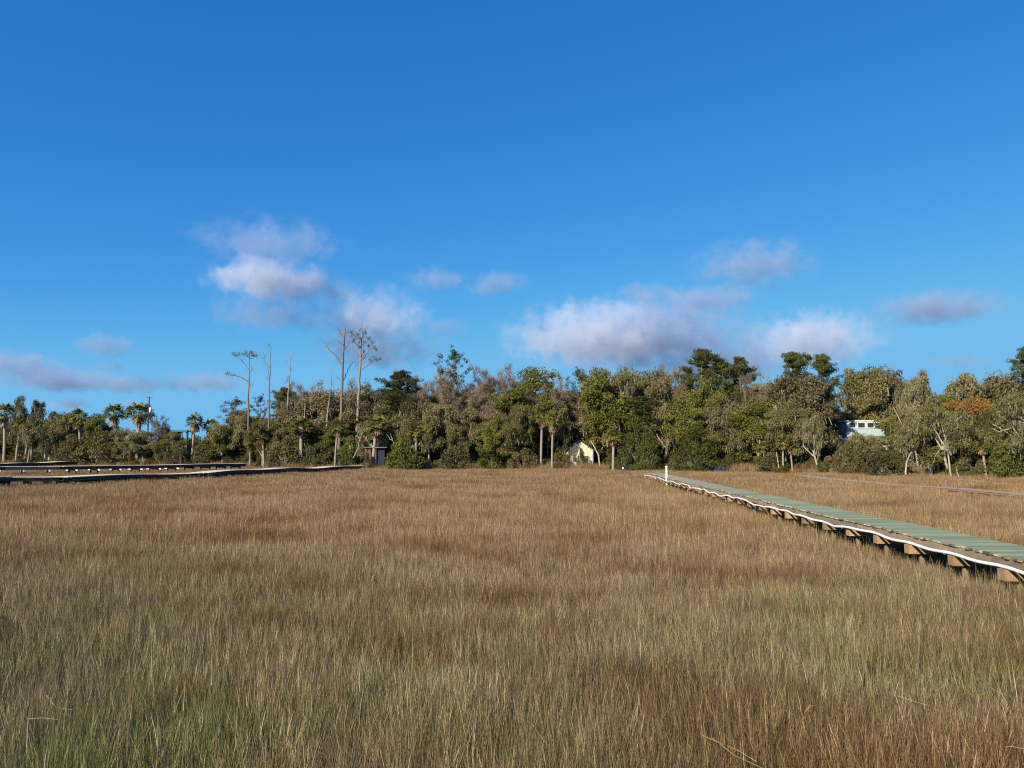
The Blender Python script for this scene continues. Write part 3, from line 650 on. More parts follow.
T = [
 # far left
 ('palm', 4, 402, 22, 0, 'tall palmetto cut by the left edge of the picture'),
 ('mossy', 24, 396, -36, 2, 'tall rounded oak, highest crown at the far left'),
 ('palm_dry', 32, 421, 17, -1, 'short palmetto with hanging tan fronds under the far left oak'),
 ('palm', 28, 436, 12, -2, 'slim palmetto trunk beside the tan fronded one at far left'),
 ('palm', 45, 424, 13, -1, 'palmetto with grey trunk left of the forked mossy oak'),
 ('mossy', 48, 411, 40, 0, 'forked pale mossy oak at the left behind the docks'),
 ('oak', 66, 414, 34, 4, 'grey green oak between the forked mossy oak and next palmetto'),
 ('palm', 80, 408, 19, 3, 'palmetto standing above the brown shrubs on the left'),
 ('green', 95, 414, 30, 3, 'small round topped tree left of the twin palmettos'),
 ('palm', 116, 403, 23, 3, 'left one of the twin palmettos beside the utility pole'),
 ('palm', 137, 402, 25, 3, 'right one of the twin palmettos beside the utility pole'),
 ('shrub', 70, 434, 34, -1, 'brownish green shrub behind the far docks, leftmost of two'),
 ('shrub', 97, 428, 44, 0, 'dense dark brown shrub mass below the twin palmettos'),
 ('oak', 124, 428, 36, 1, 'low oak crown below the twin palmettos'),
 ('bare_sparse', 158, 415, 18, 4, 'small leafless tree right of the utility pole'),
 ('oak', 145, 431, 42, 1, 'low spreading oak above the crossed fallen trunks'),
 ('oak', 172, 432, 36, 0, 'low grey green oak in front of the teal porch'),
 ('shrub', 180, 446, 26, -2, 'grey brown scrub below the teal porch'),
 ('palm_dry', 192, 412, 16, 2, 'lone palmetto with golden fronds right of the teal porch'),
 ('palm', 206, 418, 18, 5, 'darker palmetto beside the golden fronded one'),
 ('shrub', 206, 440, 34, 0, 'olive shrub under the golden fronded palmetto'),
 # snag section
 ('oak', 232, 410, 50, 4, 'olive oak rising at the left foot of the first snag'),
 ('green', 222, 425, 34, 1, 'bushy olive tree left of the first snag'),
 ('pine_sparse', 236, 397, 40, 7, 'low wide sparse pine left of the first snag'),
 ('pine_sparse', 259, 394, 20, 6, 'small flat topped pine right of the first snag'),
 ('oak', 262, 420, 42, 0, 'dark olive oak below the small flat topped pine'),
 ('pine', 281, 387, 30, 9, 'dark flat crowned pine between two slim snags'),
 ('palm', 264, 428, 18, 0, 'dark palmetto half hidden among the shrubs below the snags'),
 ('bare', 299, 378, 24, 12, 'small twisted leafless tree right of the third snag'),
 ('brown', 300, 396, 50, 10, 'brownish leafed tree behind the third snag'),
 ('palm', 301, 418, 24, 1, 'broad dark palmetto clump between the snags'),
 ('brown', 325, 389, 44, 9, 'brown grey tree behind the leaning snag'),
 ('shrub', 286, 436, 38, -1, 'dark shrub at the foot of the third snag'),
 ('palm_dry', 335, 417, 15, -2, 'slender palmetto with yellow head left of the two tallest snags'),
 ('green_shrub', 350, 436, 26, 0, 'green shrub between the tallest snags and the pavilion'),
 ('shrub', 318, 443, 32, -1, 'scrubby shrub below the leaning snag'),
 ('bare', 357, 380, 40, 14, 'grey bare tree behind the two tallest snags'),
 ('brown', 368, 386, 44, 9, 'tan brown tree just right of the tallest snags'),
 ('palm_dry', 373, 414, 24, -1, 'yellow headed palmetto over the brown pavilion'),
 ('mossy', 376, 418, 40, 3, 'pale limbed mossy oak around the pavilion roof'),
 # middle
 ('pine', 400, 371, 46, 6, 'dark green full crowned tree left of the leaning pine'),
 ('brown', 420, 400, 44, 5, 'olive brown tree under the dark full crowned one'),
 ('bare', 430, 360, 34, 14, 'grey leafless tree just left of the leaning pine'),
 ('pine_sparse', 454, 346, 40, 9, 'tall open pine with long bare trunk, tallest in the middle'),
 ('bare', 486, 362, 40, 15, 'grey leafless tree right of the tallest middle pine'),
 ('bare', 468, 374, 54, 11, 'reddish grey bare crown under the tallest middle pine'),
 ('bare', 505, 374, 54, 10, 'wide reddish grey bare crown left of the round orange green tree'),
 ('green', 532, 369, 44, 10, 'round crowned orange green tree above the bare ones'),
 ('bare', 548, 379, 50, 7, 'grey bare tree below the round orange green crown'),
 ('green_shrub', 404, 438, 38, -6, 'bright green shrub standing out in the grass by the pavilion'),
 ('mossy', 416, 420, 44, 1, 'mossy oak with white crooked limbs right of the pavilion'),
 ('oak', 440, 404, 50, 2, 'olive oak below the tallest middle pine'),
 ('oak', 470, 408, 46, 2, 'olive oak second right of the tallest middle pine'),
 ('green', 492, 414, 44, 0, 'leafy green tree in front of the reddish grey bare crowns'),
 ('green_shrub', 492, 445, 34, -2, 'rounded green shrub at the shore below the reddish grey crowns'),
 ('oak', 520, 406, 46, 1, 'olive oak left of the golden headed middle palmetto'),
 ('shrub', 455, 446, 34, -1, 'olive scrub below the tallest middle pine'),
 ('shrub', 524, 448, 32, -1, 'scrub left of the golden headed middle palmetto'),
 ('palm_dry', 552, 409, 16, -2, 'golden headed palmetto left of the cream shed'),
 ('palm', 541, 404, 18, 0, 'dark green palmetto beside the golden headed one'),
 ('mossy', 560, 405, 46, 7, 'mossy grey oak above the cream shed'),
 ('pine_sparse', 578, 366, 32, 10, 'sparse topped tall tree above the cream shed'),
 ('green', 598, 370, 36, 9, 'dark green crown right of the sparse topped tall tree'),
 ('mossy', 600, 398, 50, 8, 'spreading mossy oak with a pale curved limb right of cream shed'),
 ('oak', 628, 368, 56, 8, 'big pale olive oak crown above the small green palmetto'),
 ('brown', 655, 372, 44, 9, 'brownish oak crown right of the big pale olive one'),
 ('palm_dry', 613, 428, 20, -3, 'small palmetto with dead skirt right of the cream shed'),
 ('bare', 677, 364, 30, 13, 'leafless tree against the cloud left of the great pines'),
 ('cedar', 636, 416, 42, -2, 'dark green cedar left of the walkway end'),
 ('cedar', 648, 432, 28, -4, 'smaller cedar closest to the walkway end'),
 ('shrub', 624, 447, 18, -4, 'low dark shrub by the small white marker'),
 # right of walkway end
 ('oak', 664, 404, 50, 4, 'olive oak behind the two dark cedars'),
 ('cedar', 697, 424, 50, -3, 'big dark cedar right of the walkway end'),
 ('green', 704, 379, 54, 7, 'yellow green leafy tree below the great pine group'),
 ('pine', 702, 349, 44, 12, 'highest pine of the great group, left one'),
 ('pine', 722, 358, 44, 14, 'middle pine of the great group with broad shoulders'),
 ('pine', 746, 357, 42, 12, 'right hand pine of the great group'),
 ('bare_sparse', 752, 372, 46, 9, 'pale limbed leafless tree under the great pine group'),
 ('oak', 733, 408, 50, 4, 'olive brown oak behind the blue tarp'),
 ('green', 757, 420, 44, 2, 'dark leafy tree right of the blue tarp'),
 ('pine', 797, 352, 38, 11, 'full pine, left one of the tall pair'),
 ('pine', 828, 354, 32, 10, 'pine with visible straight trunk, right one of the tall pair'),
 ('brown', 795, 374, 54, 8, 'brown green oak crown below the tall pair of pines'),
 ('oak', 786, 402, 50, 3, 'low olive oak below the tall pair of pines'),
 ('palm_dry', 783, 434, 16, -1, 'palmetto with straight bare trunk under the paired pines'),
 ('palm', 792, 440, 14, 0, 'short palmetto just right of the straight trunked one'),
 ('shrub', 772, 452, 30, -1, 'pale olive scrub at shore under the paired pines'),
 ('mossy', 818, 412, -44, 1, 'crooked mossy oak left of the white house'),
 ('oak', 845, 388, 36, 25, 'light olive tree in the gap beside the tall pair of pines'),
 ('mossy', 846, 441, -24, -1, 'short mossy oak before the white house'),
 ('shrub', 836, 452, 28, 0, 'grey scrub at the foot of the crooked mossy oak'),
 ('oak', 868, 368, 54, 26, 'tall broad oak rising behind the white house'),
 ('brown', 893, 370, 44, 26, 'brown crowned oak behind the right of the house'),
 ('mossy', 924, 371, -50, 8, 'tall ragged oak hung with moss right of the house'),
 ('mossy', 870, 433, -46, 5, 'low grey green oak hiding the middle of the white house'),
 ('shrub', 882, 447, -34, -3, 'olive shrub hiding the front of the white house'),
 ('shrub', 848, 441, -26, -1.5, 'tall grey olive shrub hiding the left end of the white house'),
 ('mossy', 918, 412, -40, 2, 'mossy grey oak at the right end of the house'),
 ('oak', 972, 374, 60, 10, 'broad flat topped oak above the rust coloured tree'),
 ('rust', 977, 397, 38, 5, 'rust orange tree on the right'),
 ('green', 945, 396, 48, 6, 'olive green tree left of the rust orange one'),
 ('mossy', 950, 404, 44, -1, 'mossy oak with tall white trunk on the right'),
 ('brown', 1012, 372, 54, 9, 'brown topped oak at the right edge'),
 ('oak', 1002, 406, 48, 3, 'olive oak below the brown topped right edge one'),
 ('shrub', 972, 440, 36, -1, 'light olive shrub right of the tall white trunk'),
 ('palm_dry', 985, 438, 16, -2, 'yellow fringed palmetto among the right hand shrubs'),
 ('green_shrub', 1003, 440, 38, -2, 'glossy green shrub near the right edge'),
 ('green_shrub', 1024, 432, 38, -2, 'dark green shrub cut by the right edge'),
 ('palm_dry', 930, 455, 20, -2, 'low palmetto with dead tan fronds right of the house'),
 ('mossy', 1014, 392, 60, -1, 'white limbed dead looking oak at the right edge'),
 ('pine', 1034, 346, 36, 6, 'dark pine cut by the right edge'),
]
T += [('palm', 416, 423, 17, -1, 'yellowish palmetto head among mossy oaks right of the pavilion'),
 ('palm', 429, 419, 15, 0, 'second palmetto head further right among the mossy oaks'),
 ('palm', 250, 436, 15, -1, 'low palmetto at the foot of the first snag'),
 ('palm', 512, 432, 15, 0, 'low palmetto in the shade left of the golden headed one'),
 ('palm', 16, 414, 16, 1, 'palmetto just right of the one cut by the left edge'),
 ('palm', 765, 440, 14, 0, 'low palmetto left of the straight trunked one'),
 ('bare', 560, 372, 40, 13, 'grey leafless crown left of the sparse topped tall tree'),
 ('bare', 616, 368, 44, 12, 'grey leafless crown left of the big pale olive oak'),
 ('bare', 652, 366, 40, 14, 'grey leafless crown behind the brownish oak'),
 ('bare', 925, 376, 34, 14, 'thin grey bare crown behind the tall ragged mossy oak'),
 ('bare', 410, 372, 40, 13, 'thin grey bare crown behind the dark full crowned tree'),
 ('palm', 938, 446, 15, -1, 'low green palmetto left of the tall white trunk'),
]
for t in T: place(*t)

# woods behind: the mass of trees that fills the space between and behind the ones one can tell apart
def joined(kind, j):
    parts = PROTO[kind][j]; mb = MB(); mats = []
    for i, (n, me, m, mat) in enumerate(parts):
        mats.append(mat)
        for V, Q, A in zip(m.V, m.Q, m.A): pass
        V = np.vstack(m.V); Q = np.vstack(m.Q); mb.add(V, Q, np.concatenate(m.A), i)
    return mb.mesh('woods_' + kind, mats)
def build_woods():
    kinds = [('oak', 0), ('oak', 1), ('oak', 2), ('green', 0), ('green', 1), ('brown', 0), ('brown', 1), ('mossy', 0), ('bare', 0), ('pine', 0)]
    src = [joined(k, j) for k, j in kinds]
    sx = [-200, 0, 60, 100, 150, 190, 200, 215, 240, 300, 340, 400, 440, 520, 560, 650, 700, 760, 815, 828, 848, 860, 900, 930, 945, 1000, 1300]
    sy = [416, 416, 420, 425, 439, 440, 436, 430, 418, 410, 402, 394, 388, 390, 388, 386, 384, 382, 392, 412, 408, 392, 390, 392, 398, 388, 380]
    P, Rr, S, I = [], [], [], []
    for off, step, lo in ((7, 17, 26), (14, 17, 12), (22, 16, 5), (31, 17, 0)):
        px = -200.0
        while px < 1250:
            q = px + rng.uniform(-6, 6); Y = shore(q) + off + rng.uniform(-2, 2)
            if 815 < q < 925 and off < 28: px += step; continue
            if 550 < q < 612 and off < 12: px += step; continue
            top = np.interp(q, sx, sy) + lo * rng.uniform(0.2, 1) + rng.uniform(0, 7); p = at_y(q, 460, Y); z0 = 0.7; H = at_y(q, top, Y)[2] - z0
            k = int(rng.integers(0, len(kinds))) if off < 30 else int(rng.integers(0, 6))
            h0, w0 = DIM[kinds[k]]; Wd = max(H * 1.0, 8) * rng.uniform(0.8, 1.15)
            P.append((p[0], Y, z0)); Rr.append((0, 0, rng.uniform(0, 6.28))); S.append((Wd / w0, Wd / w0, H / h0)); I.append(k); px += step * rng.uniform(0.8, 1.25)
    scatter('woods', P, Rr, S, I, src, 'mixed brown and olive wood filling the ground behind the shoreline trees', 'woods')
build_woods()
def build_under():
    kinds = [('shrub', 0), ('shrub', 1), ('shrub', 2), ('green_shrub', 0), ('cedar', 0)]
    src = [joined(k, j) for k, j in kinds]; P, Rr, S, I = [], [], [], []
    for off, step, h0_, h1_ in ((-0.5, 11, 0.7, 1.9), (3, 12, 1.5, 3.5), (8, 11, 3, 5.5), (16, 12, 4, 6.5), (26, 14, 5, 7), (38, 14, 6, 8)):
        px = -200.0
        while px < 1250:
            q = px + rng.uniform(-5, 5); Y = shore(q) + off + rng.uniform(-1.5, 1.5); px += step * rng.uniform(0.8, 1.3)
            if 562 < q < 600 and off < 10: continue
            if 360 < q < 390 and off < 4: continue
            if 652 < q < 668 and off < 2: continue
            if 708 < q < 768 and off < 2: continue
            if 840 < q < 905 and 10 < off < 30: continue
            p = at_y(q, 460, Y); H = rng.uniform(h0_, h1_); k = int(rng.integers(0, 4)) if off < 20 else int(rng.integers(0, 5)); h0, w0 = DIM[kinds[k]]; Wd = H * rng.uniform(1.0, 1.6)
            P.append((p[0], Y, 0.6)); Rr.append((0, 0, rng.uniform(0, 6.28))); S.append((Wd / w0, Wd / w0, H / h0)); I.append(k)
    scatter('undergrowth', P, Rr, S, I, src, 'low tangled scrub growing under and between the shoreline trees', 'undergrowth')
build_under()

# ------------------------------------------------------------------ dead snags, each limb at its own depth
def snag(label, off, base_w, trunk, limbs, mat='snag', tufts=(), dens=16):
    Y = shore(trunk[0][0]) + off; b = at_y(*trunk[0], Y); z0 = ground_z(b[0], Y)
    e = empty('snag', (b[0], Y, z0), label, 'dead tree', 'dead pine snags above the wood'); o = np.array([b[0], Y, z0])
    P = np.array([at_y(px, py, Y) - o for px, py in trunk]); P[0][2] = min(P[0][2], -0.1)
    t = np.linspace(0, 1, len(P) * 3); k = np.linspace(0, 1, len(P)); PP = np.stack([np.interp(t, k, P[:, i]) for i in range(3)], 1); PP[1:-1] += rng.normal(size=(len(PP) - 2, 3)) * [0.05, 0.08, 0.02]
    mb = MB(); mb.tube(PP, np.linspace(base_w, base_w * (0.34 if base_w > 0.3 else 0.22), len(PP)), 8, 0.5); mb.obj('trunk', M[mat], e, True)
    for li in limbs:
        w0 = li[0]; dy = rng.uniform(-2.2, 2.2); Q = np.array([at_y(px, py, Y) - o + np.array([0, dy * i / max(1, len(li) - 2), 0]) for i, (px, py) in enumerate(li[1:])])
        t = np.linspace(0, 1, len(Q) * 3); k = np.linspace(0, 1, len(Q)); QQ = np.stack([np.interp(t, k, Q[:, i]) for i in range(3)], 1); QQ[1:-1] += rng.normal(size=(len(QQ) - 2, 3)) * 0.06
        mb = MB(); mb.tube(QQ, np.linspace(w0, w0 * 0.3, len(QQ)), 5, 0.6)
        for _ in range(7):
            a = QQ[rng.integers(len(QQ) // 2, len(QQ))]; d = unit(rng.normal(size=3) + [0, 0, .5]) * rng.uniform(.4, 1.1); mb.tube(np.array([a, a + d * .5 + rng.normal(size=3) * .05, a + d]), [0.025, .02, .01], 3, .6)
        mb.obj('limb', M[mat], e, True)
    if tufts:
        mb = MB(); C = np.array([at_y(px, py, Y) - o + np.array([0, rng.uniform(-1.4, 1.4), 0]) for px, py in tufts]); leaf_cloud(mb, C, int(dens * 1.8), 0.5, 0.17, flat=0.7)
        for c in C:
            for _ in range(9): d = rng.normal(size=3) * 0.5; mb.tube(np.array([c - d * .4 - [0, 0, .3], c + d]), [0.02, 0.01], 3, .5)
        tag(mb.obj('twig_tufts', M['tuft'], e), kind='stuff')
M['tuft'] = leaf_mat('sparse_tuft', [(0.1, (0.06, 0.055, 0.03)), (0.5, (0.13, 0.115, 0.065)), (0.95, (0.22, 0.19, 0.12))])
snag('first snag from the left with flat tufted top and a long left limb', 3, 0.26, [(249, 440), (248.5, 400), (249, 380), (249.5, 352)],
     [(0.10, (248.5, 382), (243, 378), (238, 376), (232, 376)), (0.10, (248.5, 369), (243, 363), (240, 359), (236, 356)), (0.07, (249, 373), (252, 370), (254, 367)), (0.06, (249.5, 360), (254, 357), (257, 355)), (0.05, (249, 388), (252, 385)), (0.05, (250, 358), (245, 355))],
     mat='snag_dark', tufts=[(225, 373), (229, 373), (231, 374), (236, 354), (238, 356), (240, 354), (244, 354), (247, 352), (249, 351), (251, 354), (254, 353), (256, 355), (249, 355), (253, 355)])
snag('second snag from the left, slim with forked upper limbs', 4, 0.22, [(268, 445), (269, 400), (270, 370), (271, 346)],
     [(0.10, (269.5, 368), (266, 364), (263, 361), (257, 355)), (0.09, (269.5, 377), (267, 369), (264, 358), (263.5, 355)), (0.05, (271, 349), (269, 346), (268, 344)), (0.05, (269, 381), (267, 378))], mat='snag_dark')
snag('third snag, tall slim pale trunk with one short limb', 4, 0.26, [(285, 450), (287, 420), (288, 395), (290, 372), (290.5, 352)],
     [(0.07, (290, 365), (287, 363), (284, 361)), (0.05, (290, 372), (293, 369)), (0.05, (289.5, 380), (287, 377))])
snag('short broken stub right of the third snag', 5, 0.25, [(305, 440), (305, 402)], [(0.06, (305, 408), (303, 405))])
snag('leaning limbless pole like snag', 3, 0.24, [(323, 452), (326, 430), (329, 400), (332.5, 368)], [(0.05, (330, 385), (331.5, 382))])
snag('tall snag with big left limb, left one of the two tallest', 3, 0.34, [(338, 452), (341, 420), (342.5, 370), (344, 340), (345, 326)],
     [(0.16, (342, 364), (336, 357), (330, 350), (326, 346), (320, 339)), (0.12, (343, 380), (346, 373), (348, 366), (350.5, 362)), (0.09, (344, 350), (347, 346), (349, 342), (349, 339)),
      (0.07, (344, 338), (341, 334), (339.5, 329)), (0.06, (345, 330), (347, 334), (349, 332)), (0.06, (342.5, 382), (338, 377)), (0.05, (343, 345), (340, 342))], mat='snag_dark')
snag('tall snag with twiggy tan crown, right one of the two tallest', 4, 0.34, [(356, 450), (358, 410), (359.5, 380), (360.5, 355), (362, 330)],
     [(0.12, (359.5, 372), (365, 367), (371, 363), (377, 359)), (0.12, (360.5, 360), (366, 356), (370, 351), (375, 347)), (0.10, (360.5, 358), (356, 354), (352, 348)), (0.09, (361, 348), (356, 344), (352, 338)),
      (0.09, (361, 346), (367, 342), (371, 338)), (0.08, (361.5, 340), (358, 335), (354, 331)), (0.08, (361.5, 338), (366, 333), (369, 328)), (0.08, (359, 388), (364, 383), (367, 378)), (0.07, (362, 334), (362, 328), (361, 325)), (0.09, (359.5, 378), (357.5, 370), (357, 362))],
     mat='snag', tufts=[(352, 338), (354, 336), (356, 339), (358, 341), (360, 338), (362, 336), (364, 341), (367, 337), (370, 339), (372, 342), (354, 342), (361, 344), (359, 347), (362, 350), (374, 347), (376, 349), (371, 360), (375, 358), (378, 360), (380, 358), (363, 357), (360, 355), (358, 334), (366, 333), (353, 333), (361, 330), (368, 345)], dens=14)
def pale_trunk(label, off, w0, pts, extra=(), name='tree_trunk'):
    Y = shore(pts[0][0]) + off; b = at_y(*pts[0], Y); e = empty(name, tuple(b), label, 'dead trunk', 'bare pale trunks at the shore')
    w0 *= 0.5; P = np.array([at_y(px, py, Y) - b + np.array([0, 0.5 * i, 0]) for i, (px, py) in enumerate(pts)]); mb = MB(); t = np.linspace(0, 1, len(P) * 3); k = np.linspace(0, 1, len(P)); PP = np.stack([np.interp(t, k, P[:, i]) for i in range(3)], 1)
    PP[1:-1] += rng.normal(size=(len(PP) - 2, 3)) * 0.035; mb.tube(PP, np.linspace(w0, w0 * .45, len(PP)), 7, .5); mb.obj('trunk', M['bark_pale'], e, True)
    for li in extra:
        Q = np.array([at_y(px, py, Y) - b + np.array([0, 0.6 * i, 0]) for i, (px, py) in enumerate(li)]); mb = MB(); t = np.linspace(0, 1, len(Q) * 3); k = np.linspace(0, 1, len(Q)); QQ = np.stack([np.interp(t, k, Q[:, i]) for i in range(3)], 1)
        QQ[1:-1] += rng.normal(size=(len(QQ) - 2, 3)) * 0.08; mb.tube(QQ, np.linspace(w0 * .6, w0 * .2, len(QQ)), 6, .5); mb.obj('limb', M['bark_pale'], e, True)
pale_trunk('fallen pale trunk leaning up to the left, below the low oak', -1, 0.22, [(162, 459), (156, 451), (148, 441)])
pale_trunk('short fallen trunk crossing the longer fallen one', -1.5, 0.20, [(146, 453), (149, 449), (152, 445)])
pale_trunk('tall white trunk standing alone right of the house', -2.5, 0.24, [(951, 478), (951, 460), (952, 448), (950, 430)], [[(951.5, 452), (947, 448), (943, 445)]])
pale_trunk('short cut white stump, left one on the right shore', -2.5, 0.18, [(958.5, 477), (958.3, 467)])
pale_trunk('thin short stump near the cut white one', -2.5, 0.12, [(969.5, 478), (970, 471)])
pale_trunk('crooked fallen white branches at the shore right of the house', -2.5, 0.26, [(906, 475), (908, 466), (912, 458), (918, 452)], [[(908, 466), (914, 470), (921, 474)], [(910, 460), (918, 464), (926, 460)], [(918, 455), (924, 462), (925, 470)]])
pale_trunk('white forked limbs reaching in from the right edge', -3, 0.22, [(1042, 470), (1034, 452), (1022, 440), (1010, 428), (1004, 424)], [[(1022, 440), (1012, 423), (1009, 412), (1005, 408)], [(1030, 425), (1022, 421), (1012, 422)], [(1028, 424), (1018, 412), (1014, 405)], [(1034, 410), (1024, 402), (1018, 398)], [(1010, 428), (1002, 432), (998, 428)]])
pale_trunk('pale trunk curving up right of the cream shed', -1, 0.30, [(600, 468), (599, 455), (595, 447), (592, 440)])
pale_trunk('slim dark post like trunk left of the straight palmetto', -2, 0.20, [(778.5, 468), (778, 452)])
pale_trunk('white slanting limb left of the pavilion', -2, 0.16, [(353, 458), (357, 449), (358.5, 440), (362, 430)])
pale_trunk('pale crooked limb above the shrub right of the pavilion', -2, 0.16, [(396, 452), (392, 440), (389, 433)], [[(392, 440), (387, 436), (384, 432)], [(396, 448), (402, 444), (408, 440), (411, 447)]])
pale_trunk('long pale slanting limb on the oak right of cream shed', 0, 0.16, [(574, 440), (583, 430), (586, 424), (594, 418)], [[(583, 430), (583, 422)]], name='tree_limb') if False else None
pale_trunk('slim white trunk in the dark behind the walkway end', 2, 0.16, [(652, 466), (652.5, 452)])
pale_trunk('grey trunk in the shade left of the green shore shrub', 0, 0.2, [(464, 466), (464.5, 448)], name='tree_trunk')

# ------------------------------------------------------------------ the green walkway on the right
def walkway():
    up = np.array([0, 0, 1.0]); d3 = np.array([*WD, 0]); n3 = np.array([*WN, 0]); o = np.array([WA[0], WA[1], 0.0])
    e = empty('walkway', tuple(o), 'long green painted plank walkway crossing the marsh on the right, white pipe along its side', 'boardwalk')
    end = on_z(650, 472.7, WZ); Ltot = float(np.dot((end - WA)[:2], WD)); s0 = -11.0
    lift = lambda s: 0.010 * math.sin(s * 0.35) + 0.010 * math.sin(s * 0.9 + 1)
    fr = np.array([n3, d3, up]); dk = MB(); grey, edge = [], []
    s = s0; i = 0
    while s < Ltot:
        w = 0.138; jl, jr = rng.normal() * 0.018, rng.normal() * 0.014; z = WZ + lift(s) + rng.normal() * 0.0025; a = rng.uniform(0, 1)
        gv = 0.95 if s > 44 + rng.normal() * 4 else (0.55 if s > 28 + rng.normal() * 4 else 0.06 * rng.random())
        tilt = rng.normal() * 0.008; f2 = np.array([n3 + d3 * tilt, d3 - n3 * tilt, up])
        e0 = rng.uniform(0.03, 0.06)                       # bare raw end of each board, then the painted length
        dk.box(n3 * (jl + e0 / 2) + d3 * (s + w / 2) + up * (z - 0.019), (e0, w - 0.008, 0.038), frame=f2, a=rng.uniform(0, 1)); grey += [gv * .5] * 8; edge += [1.0] * 8
        l = WW - jl + jr - e0
        dk.box(n3 * (jl + e0 + l / 2) + d3 * (s + w / 2) + up * (z - 0.019), (l, w - 0.008, 0.038), frame=f2, a=a); grey += [gv] * 8; edge += [0.0] * 8
        s += w + 0.004; i += 1
    dk.extra = {'grey': grey, 'edge': edge}; dk.obj('deck', M['green_deck'], e)
    step = 2.44
    for side, off in (('l', 0.05), ('m', WW / 2), ('r', WW - 0.05)):
        sb = MB(); s = s0
        while s < Ltot:
            l = min(4.88, Ltot - s); n = 4
            for k in range(n):
                s1, s2 = s + l * k / n, s + l * (k + 1) / n; z = WZ - 0.041 - 0.12 + (lift(s1) + lift(s2)) / 2
                sb.box(n3 * (off + 0.0) + d3 * (s1 + s2) / 2 + up * (z + 0.02), (0.042, s2 - s1 + 0.004, 0.195), frame=fr, a=rng.uniform(0, 1))
            s += l
        sb.obj('stringer', M['stringer'], e)
    # bents: measured from the photograph, 2.1 m apart
    sA = float(np.dot((on_z(996 , 555, WZ) - WA)[:2], WD)); bents = []; sA -= 0.45
    s = sA - 2.12 * 5
    while s < Ltot: bents.append(s); s += 2.12
    bents = bents[:48]
    for s in bents:
        z = WZ - 0.041 - 0.20 + lift(s); cb = MB(); ex = 0.12 + rng.uniform(-.03, .05)
        cb.box(n3 * ((WW + 0.1) / 2 - ex / 2) + d3 * s + up * (z - 0.115), (WW + ex + 0.1, 0.27, 0.23), frame=fr, a=rng.uniform(0, 1))
        cb.obj('cap_beam', M['cap'], e)
        for off in (0.22, WW - 0.22):
            pl = MB(); q = n3 * off + d3 * s; t = rng.normal(size=2) * 0.03; pl.tube(np.array([[q[0] + t[0], q[1] + t[1], -0.4], [q[0], q[1], z - 0.02]]), [0.078, 0.075], 10, 0.5); pl.obj('pile', M['pile'], e, True)
    # the white pipe hangs along the left side, resting on the cap ends
    pp = MB(); ss = np.arange(s0, Ltot, 0.12); ph = np.array([(s - sA) / 2.12 for s in ss]); 
    pts = [];
    for s, p in zip(ss, ph):
        near = 1.0 if s < 4 else min(1.0, 0.45 + 0.55 * (s - 4) / 10)
        wob = 0.0 if s < 5 else min(1, (s - 5) / 8)
        sag = -0.035 * (1 - math.cos(2 * math.pi * p)) * 0.5
        nz = wob * (0.05 * math.sin(s * 0.83 + 0.6 + math.sin(s * .13)) + 0.04 * math.sin(s * 1.57 + 2.6 * math.sin(s * .21)))
        ln = -0.09 - wob * 0.06 * (1 + math.sin(s * 1.37 + 2.0)) 
        pts.append(n3 * ln + d3 * s + up * (WZ - 0.245 + 0.05 + lift(s) + sag + nz))
    pp.tube(np.array(pts), 0.038, 8, 0.5)
    po = pp.obj('pipe', M['pipe'], e, True)
    for s in bents[::3]:
        st = MB(); i = int(np.argmin(np.abs(ss - s - .25))); c = pts[i]; an = np.linspace(0, 2 * math.pi, 13)
        st.tube(np.array([c + n3 * 0.052 * math.cos(a) + up * 0.052 * math.sin(a) for a in an] + [c + n3 * 0.14 + up * .02]), 0.007, 4, .5); st.obj('pipe_strap', M['metal_grey'], po)
walkway()

def white_post():
    p = on_z(667.8, 477.6, WZ) ; e = empty('white_post', (p[0] - .12, p[1], 0), 'slim white post standing at the left side of the far walkway', 'post')
    mb = MB(); mb.box((0, 0, 1.15), (0.14, 0.14, 2.3)); mb.obj('shaft', M['white_paint'], e)
    mb = MB(); mb.box((0, 0, 2.33), (0.20, 0.20, 0.045)); V = [[-.11, -.11, 2.355], [.11, -.11, 2.355], [.11, .11, 2.355], [-.11, .11, 2.355], [0, 0, 2.43]]
    mb.add(V, [[0, 1, 4, 4], [1, 2, 4, 4], [2, 3, 4, 4], [3, 0, 4, 4]]); mb.obj('cap', M['white_paint'], e)
white_post()
def marker():
    p = at_y(623, 470, 104); e = empty('marker', (p[0], 104, 0.3), 'tiny white tipped marker stake in the grass left of the cedars', 'stake')
    mb = MB(); mb.tube([[0, 0, 0], [0, 0, 1.0]], 0.05, 8); mb.obj('stake', M['old_dark'], e); mb = MB(); mb.tube([[0, 0, 1.0], [0, 0, 1.28]], [0.12, 0.10], 8); mb.obj('cap', M['white_paint'], e)
marker()

